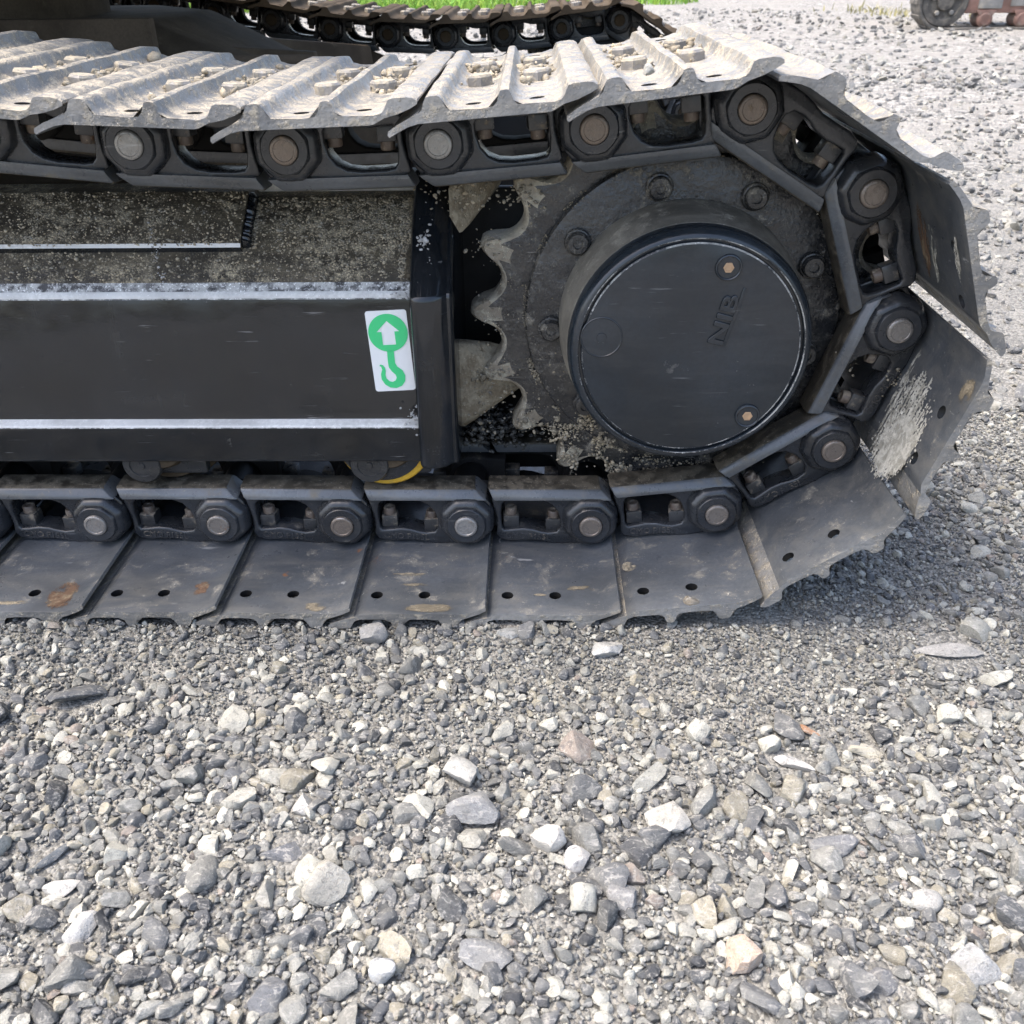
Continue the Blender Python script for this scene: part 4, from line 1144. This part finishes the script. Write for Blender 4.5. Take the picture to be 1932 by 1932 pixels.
# occupancy raster, 2 mm cells
ox, oy, cell = -0.75, -1.0, 0.002
occ = np.zeros((1500, 900), bool)
def mark(x, y, r):
    i0, i1 = int((x - r - ox) / cell), int((x + r - ox) / cell) + 1
    j0, j1 = int((y - r - oy) / cell), int((y + r - oy) / cell) + 1
    i0, j0 = max(i0, 0), max(j0, 0)
    if i1 <= i0 or j1 <= j0: return
    I, J = np.ogrid[i0:i1, j0:j1]
    sub = occ[i0:i1, j0:j1]
    m = ((I * cell + ox - x) ** 2 + (J * cell + oy - y) ** 2) < r * r
    sub |= m[:sub.shape[0], :sub.shape[1]]
def free(x, y):
    i, j = int((x - ox) / cell), int((y - oy) / cell)
    return 0 <= i < 1500 and 0 <= j < 900 and not occ[i, j]
for x, y, r in BIG: mark(x, y, r)
def coarse(x, y):
    """how coarse the gravel is: coarse towards the camera, fine and trodden by the track end"""
    c = 0.20 + 1.2 * np.clip((-0.20 - y) / 0.36, 0, 1) + 0.45 * (vnoise(x, y, 7, 3) - 0.5)
    c = c - 0.55 * np.exp(-(((x - 0.85) / 0.22) ** 2 + ((y + 0.22) / 0.12) ** 2))
    return np.clip(c, 0.03, 1.3)
def near_pass(n, rlo, rhi, lod, gap, bias, sink, flat, power=2.0, region=(-0.30, 1.65, -0.78, 0.50)):
    x = rg.uniform(region[0], region[1], n); y = rg.uniform(region[2], region[3], n)
    c = coarse(x, y)
    keep = (rg.random(n) < np.clip(c ** bias if bias >= 0 else 1, 0, 1)) & ~inside_track(x, y)
    x, y = x[keep], y[keep]
    r = rlo + (rhi - rlo) * rg.random(len(x)) ** power
    o = np.argsort(-r); x, y, r = x[o], y[o], r[o]
    ok = np.zeros(len(x), bool)
    for k in range(len(x)):
        if free(x[k], y[k]):
            ok[k] = True; mark(x[k], y[k], r[k] * gap)
    x, y, r = x[ok], y[ok], r[ok]
    z = GZ + terrain(x, y) + r * (1 - 2 * sink) * 0.6 + 0.001 + 0.003 * vnoise(x, y, 14, 8) * np.exp(-((y + 0.165) / 0.016) ** 2) * (x < 1.0)
    soup.add(np.stack([x, y, z], 1), r, rg, lod, flat)
    return len(x)
cnt = [near_pass(1900, 0.0085, 0.0200, 3, 0.80, 1.2, 0.36, (0.5, 0.85), 2.0),
       near_pass(22000, 0.0046, 0.0098, 2, 0.68, 0.55, 0.33, (0.55, 0.9), 1.5),
       near_pass(24000, 0.0025, 0.0052, 2, 0.62, 0.2, 0.28, (0.55, 0.9), 1.4),
       near_pass(95000, 0.0011, 0.0027, 1, 0.42, -1, 0.10, (0.6, 0.95), 1.3)]
# farther off: only where the ground shows right of and behind the machine
def far_pass(n, ylo, yhi, rlo, rhi, lod, power=2.0):
    y = ylo + (yhi - ylo) * rg.random(n) ** 1.4
    x = rg.uniform(-1.0, 1.0, n) * (0.9 + 0.55 * (y + 1.1)) + 0.6
    px_ok = (x > 1.0 + 0.0 * y) | (y > 2.4)
    x, y = x[px_ok], y[px_ok]
    r = rlo + (rhi - rlo) * rg.random(len(x)) ** power
    soup.add(np.stack([x, y, GZ + terrain(x, y) + r * 0.15], 1), r, rg, lod, (0.4, 0.7), stone_color(rg, len(x)) * 0.75 + 0.09)
    return len(x)
cnt += [far_pass(9000, 0.5, 2.2, 0.004, 0.014, 1), far_pass(1200, 0.5, 4.0, 0.012, 0.024, 2), far_pass(12000, 1.8, 6.0, 0.007, 0.022, 1), far_pass(5000, 5.0, 14.0, 0.014, 0.04, 1)]
print("stones", cnt)
tag(obj("gravel", soup.mesh("gravel", M['stone'], True, 32)), "loose mixed grey, white and tan gravel", kind="stuff")

# ------------------------------------------------------------------ grass along the far edge of the yard
def grass_mesh(n):
    rg = np.random.default_rng(9)
    x = rg.uniform(-9, 3.4, n); y = 13.2 + rg.random(n) ** 1.6 * 10
    edge = 13.6 + 0.7 * np.sin(x * 1.1) + 0.35 * np.sin(x * 3.7 + 1) + np.clip(x - 1.2, 0, 9) * 1.4
    keep = y > edge
    # a few dry tufts nearer the other machine
    m = 260
    tx, ty = rg.choice([5.1, 5.4, 5.9, 6.2], m) + rg.normal(0, .18, m), 12.9 + rg.normal(0, .6, m)
    x = np.concatenate([x[keep], tx]); y = np.concatenate([y[keep], ty])
    k = len(x)
    h = rg.uniform(0.08, 0.24, k); h[-m:] *= 0.5
    w = rg.uniform(0.006, 0.014, k); a = rg.uniform(0, 2 * PI, k); ln = rg.normal(0, 0.4, (k, 2))
    z = GZ + terrain(x, y) - 0.01
    ca, sa = np.cos(a), np.sin(a)
    b0 = np.stack([x - ca * w, y - sa * w, z], 1); b1 = np.stack([x + ca * w, y + sa * w, z], 1)
    mid = np.stack([x + ln[:, 0] * h * .35, y + ln[:, 1] * h * .35, z + h * .6], 1)
    m0 = mid - np.stack([ca * w * .7, sa * w * .7, 0 * w], 1); m1 = mid + np.stack([ca * w * .7, sa * w * .7, 0 * w], 1)
    tp = np.stack([x + ln[:, 0] * h, y + ln[:, 1] * h, z + h], 1)
    V = np.stack([b0, b1, m1, m0, tp], 1).reshape(-1, 3)
    base = np.arange(k)[:, None] * 5
    F_ = [tuple(r) for r in (base + [0, 1, 2, 3]).tolist()] + [tuple(r) for r in (base + [3, 2, 4]).tolist()]
    me = bpy.data.meshes.new("grass"); me.from_pydata(V.tolist(), [], F_)
    g = np.array([0.13, 0.30, 0.05])[None] * rg.uniform(0.6, 1.5, (k, 1)) + np.array([0.12, 0.06, 0.0])[None] * rg.random((k, 1))
    g[-m:] = np.array([0.30, 0.28, 0.14]) * rg.uniform(.6, 1.3, (m, 1))
    c = np.concatenate([np.repeat(g, 5, 0), np.ones((k * 5, 1))], 1)
    at = me.color_attributes.new("Col", 'FLOAT_COLOR', 'POINT'); at.data.foreach_set("color", c.astype(np.float32).ravel())
    return me
tag(obj("grass", grass_mesh(26000), mat=M['grass']), "bright green grass strip along the far edge of the gravel yard", kind="stuff")

# ------------------------------------------------------------------ second machine, far right
mach = bpy.data.objects.new("mini_excavator", None)
link(mach)
w0 = unpx(1722, 62, 2, GZ)
mach.location = (w0.x + 0.32, w0.y + 0.12, GZ)
mach.rotation_euler = (0, 0, math.radians(-4))
tag(mach, "faded red tracked undercarriage of another machine at the top right", "excavator")
RI = 0.235
LT = 1.5
def belt_outline(r):
    return arc(0, RI + 0.03, r, 90, 270, 20) + arc(LT, RI + 0.03, r, -90, 90, 20)
BELT = curve_mesh("rubber_track", [belt_outline(RI + 0.03), belt_outline(RI - 0.005)[::-1]], 0.30, 0.012, 2, y0=0.0, ang=50)
belt = obj("rubber_track", BELT, mach, mat=M['track_rubber'])
LUG = box_mesh("track_lug", -0.022, 0.022, 0.01, 0.29, -0.012, 0.006, 0.004)
nb = 0
for k in range(34):
    s = k / 34
    per = 2 * LT + 2 * PI * (RI + .03); d = s * per
    if d < LT: p, rt = (d, 0.0), 0.0
    elif d < LT + PI * (RI + .03):
        a = (d - LT) / (RI + .03); p, rt = (LT + (RI + .03) * math.sin(a), RI + .03 - (RI + .03) * math.cos(a)), -a
    elif d < 2 * LT + PI * (RI + .03): p, rt = (LT - (d - LT - PI * (RI + .03)), 2 * RI + .06), PI
    else:
        a = (d - 2 * LT - PI * (RI + .03)) / (RI + .03); p, rt = (-(RI + .03) * math.sin(a), RI + .03 + (RI + .03) * math.cos(a)), PI - a
    obj("track_lug", LUG, belt, (p[0], 0, p[1]), (0, rt, 0), mat=M['track_rubber'])
IDL = lathe("idler_wheel", [(0.225, 0.28), (0.225, 0.03), (0.215, 0.022), (0.165, 0.022), (0.155, 0.04), (0.085, 0.045), (0.075, 0.01), (0.03, 0.0), (0.01, 0.0)], 48)
idl = obj("idler_wheel", IDL, mach, (0.0, 0, RI + .03), mat=M['track_rubber'])
IB = lathe("idler_bolt", [(0.024, 0.045), (0.024, 0.01), (0.018, 0.005), (0.004, 0.005)], 6)
for k in range(5):
    a = math.radians(20 + 72 * k); obj("idler_bolt", IB, idl, (0.12 * math.cos(a), 0, 0.12 * math.sin(a)), mat=M['steel_grey'])
obj("track_frame", hull_mesh("mini_frame", [(0.10, .05, .16), (0.10, .05, .40), (1.35, .05, .16), (1.35, .05, .44), (0.10, .25, .16), (0.10, .25, .40), (1.35, .25, .16), (1.35, .25, .44)], 0.015), mach, mat=M['red'])
obj("frame_cover", hull_mesh("frame_cover", [(0.33, .03, .20), (0.33, .03, .42), (0.56, .03, .20), (0.56, .03, .42), (0.33, .06, .20), (0.33, .06, .42), (0.56, .06, .20), (0.56, .06, .42)], 0.01), mach, mat=M['steel_grey'])
obj("frame_cover", hull_mesh("frame_cover", [(0.64, .035, .22), (0.64, .035, .44), (1.20, .035, .22), (1.20, .035, .44), (0.64, .06, .22), (0.64, .06, .44), (1.20, .06, .22), (1.20, .06, .44)], 0.01), mach, mat=M['steel_grey'])
for x in (0.42, 0.78, 1.12):
    ro = obj("track_roller", lathe("mini_roller", [(0.05, 0.02), (0.075, 0.04), (0.075, 0.26), (0.05, 0.28)], 32), mach, (x, 0, 0.105), mat=M['red'])
    obj("roller_bracket", hull_mesh("roller_bracket", [(x - .10, .03, .19), (x + .10, .03, .19), (x - .04, .03, .10), (x + .04, .03, .10), (x - .10, .05, .19), (x + .10, .05, .19), (x - .04, .05, .10), (x + .04, .05, .10)], 0.006), mach, mat=M['red'])
obj("drive_sprocket", lathe("drive_sprocket", [(0.20, 0.2), (0.21, 0.10), (0.16, 0.06), (0.09, 0.02), (0.02, 0.015)], 40), mach, (LT, 0, RI + .03), mat=M['red'])
obj("body", hull_mesh("mini_body", [(0.2, .3, .35), (1.5, .3, .35), (0.2, 1.4, .35), (1.5, 1.4, .35), (0.1, .2, .62), (1.7, .2, .62), (0.1, 1.5, .62), (1.7, 1.5, .62), (.1, .2, .9), (1.7, .2, 1.0), (.1, 1.5, .9), (1.7, 1.5, 1.0)], 0.03), mach, mat=M['red'])
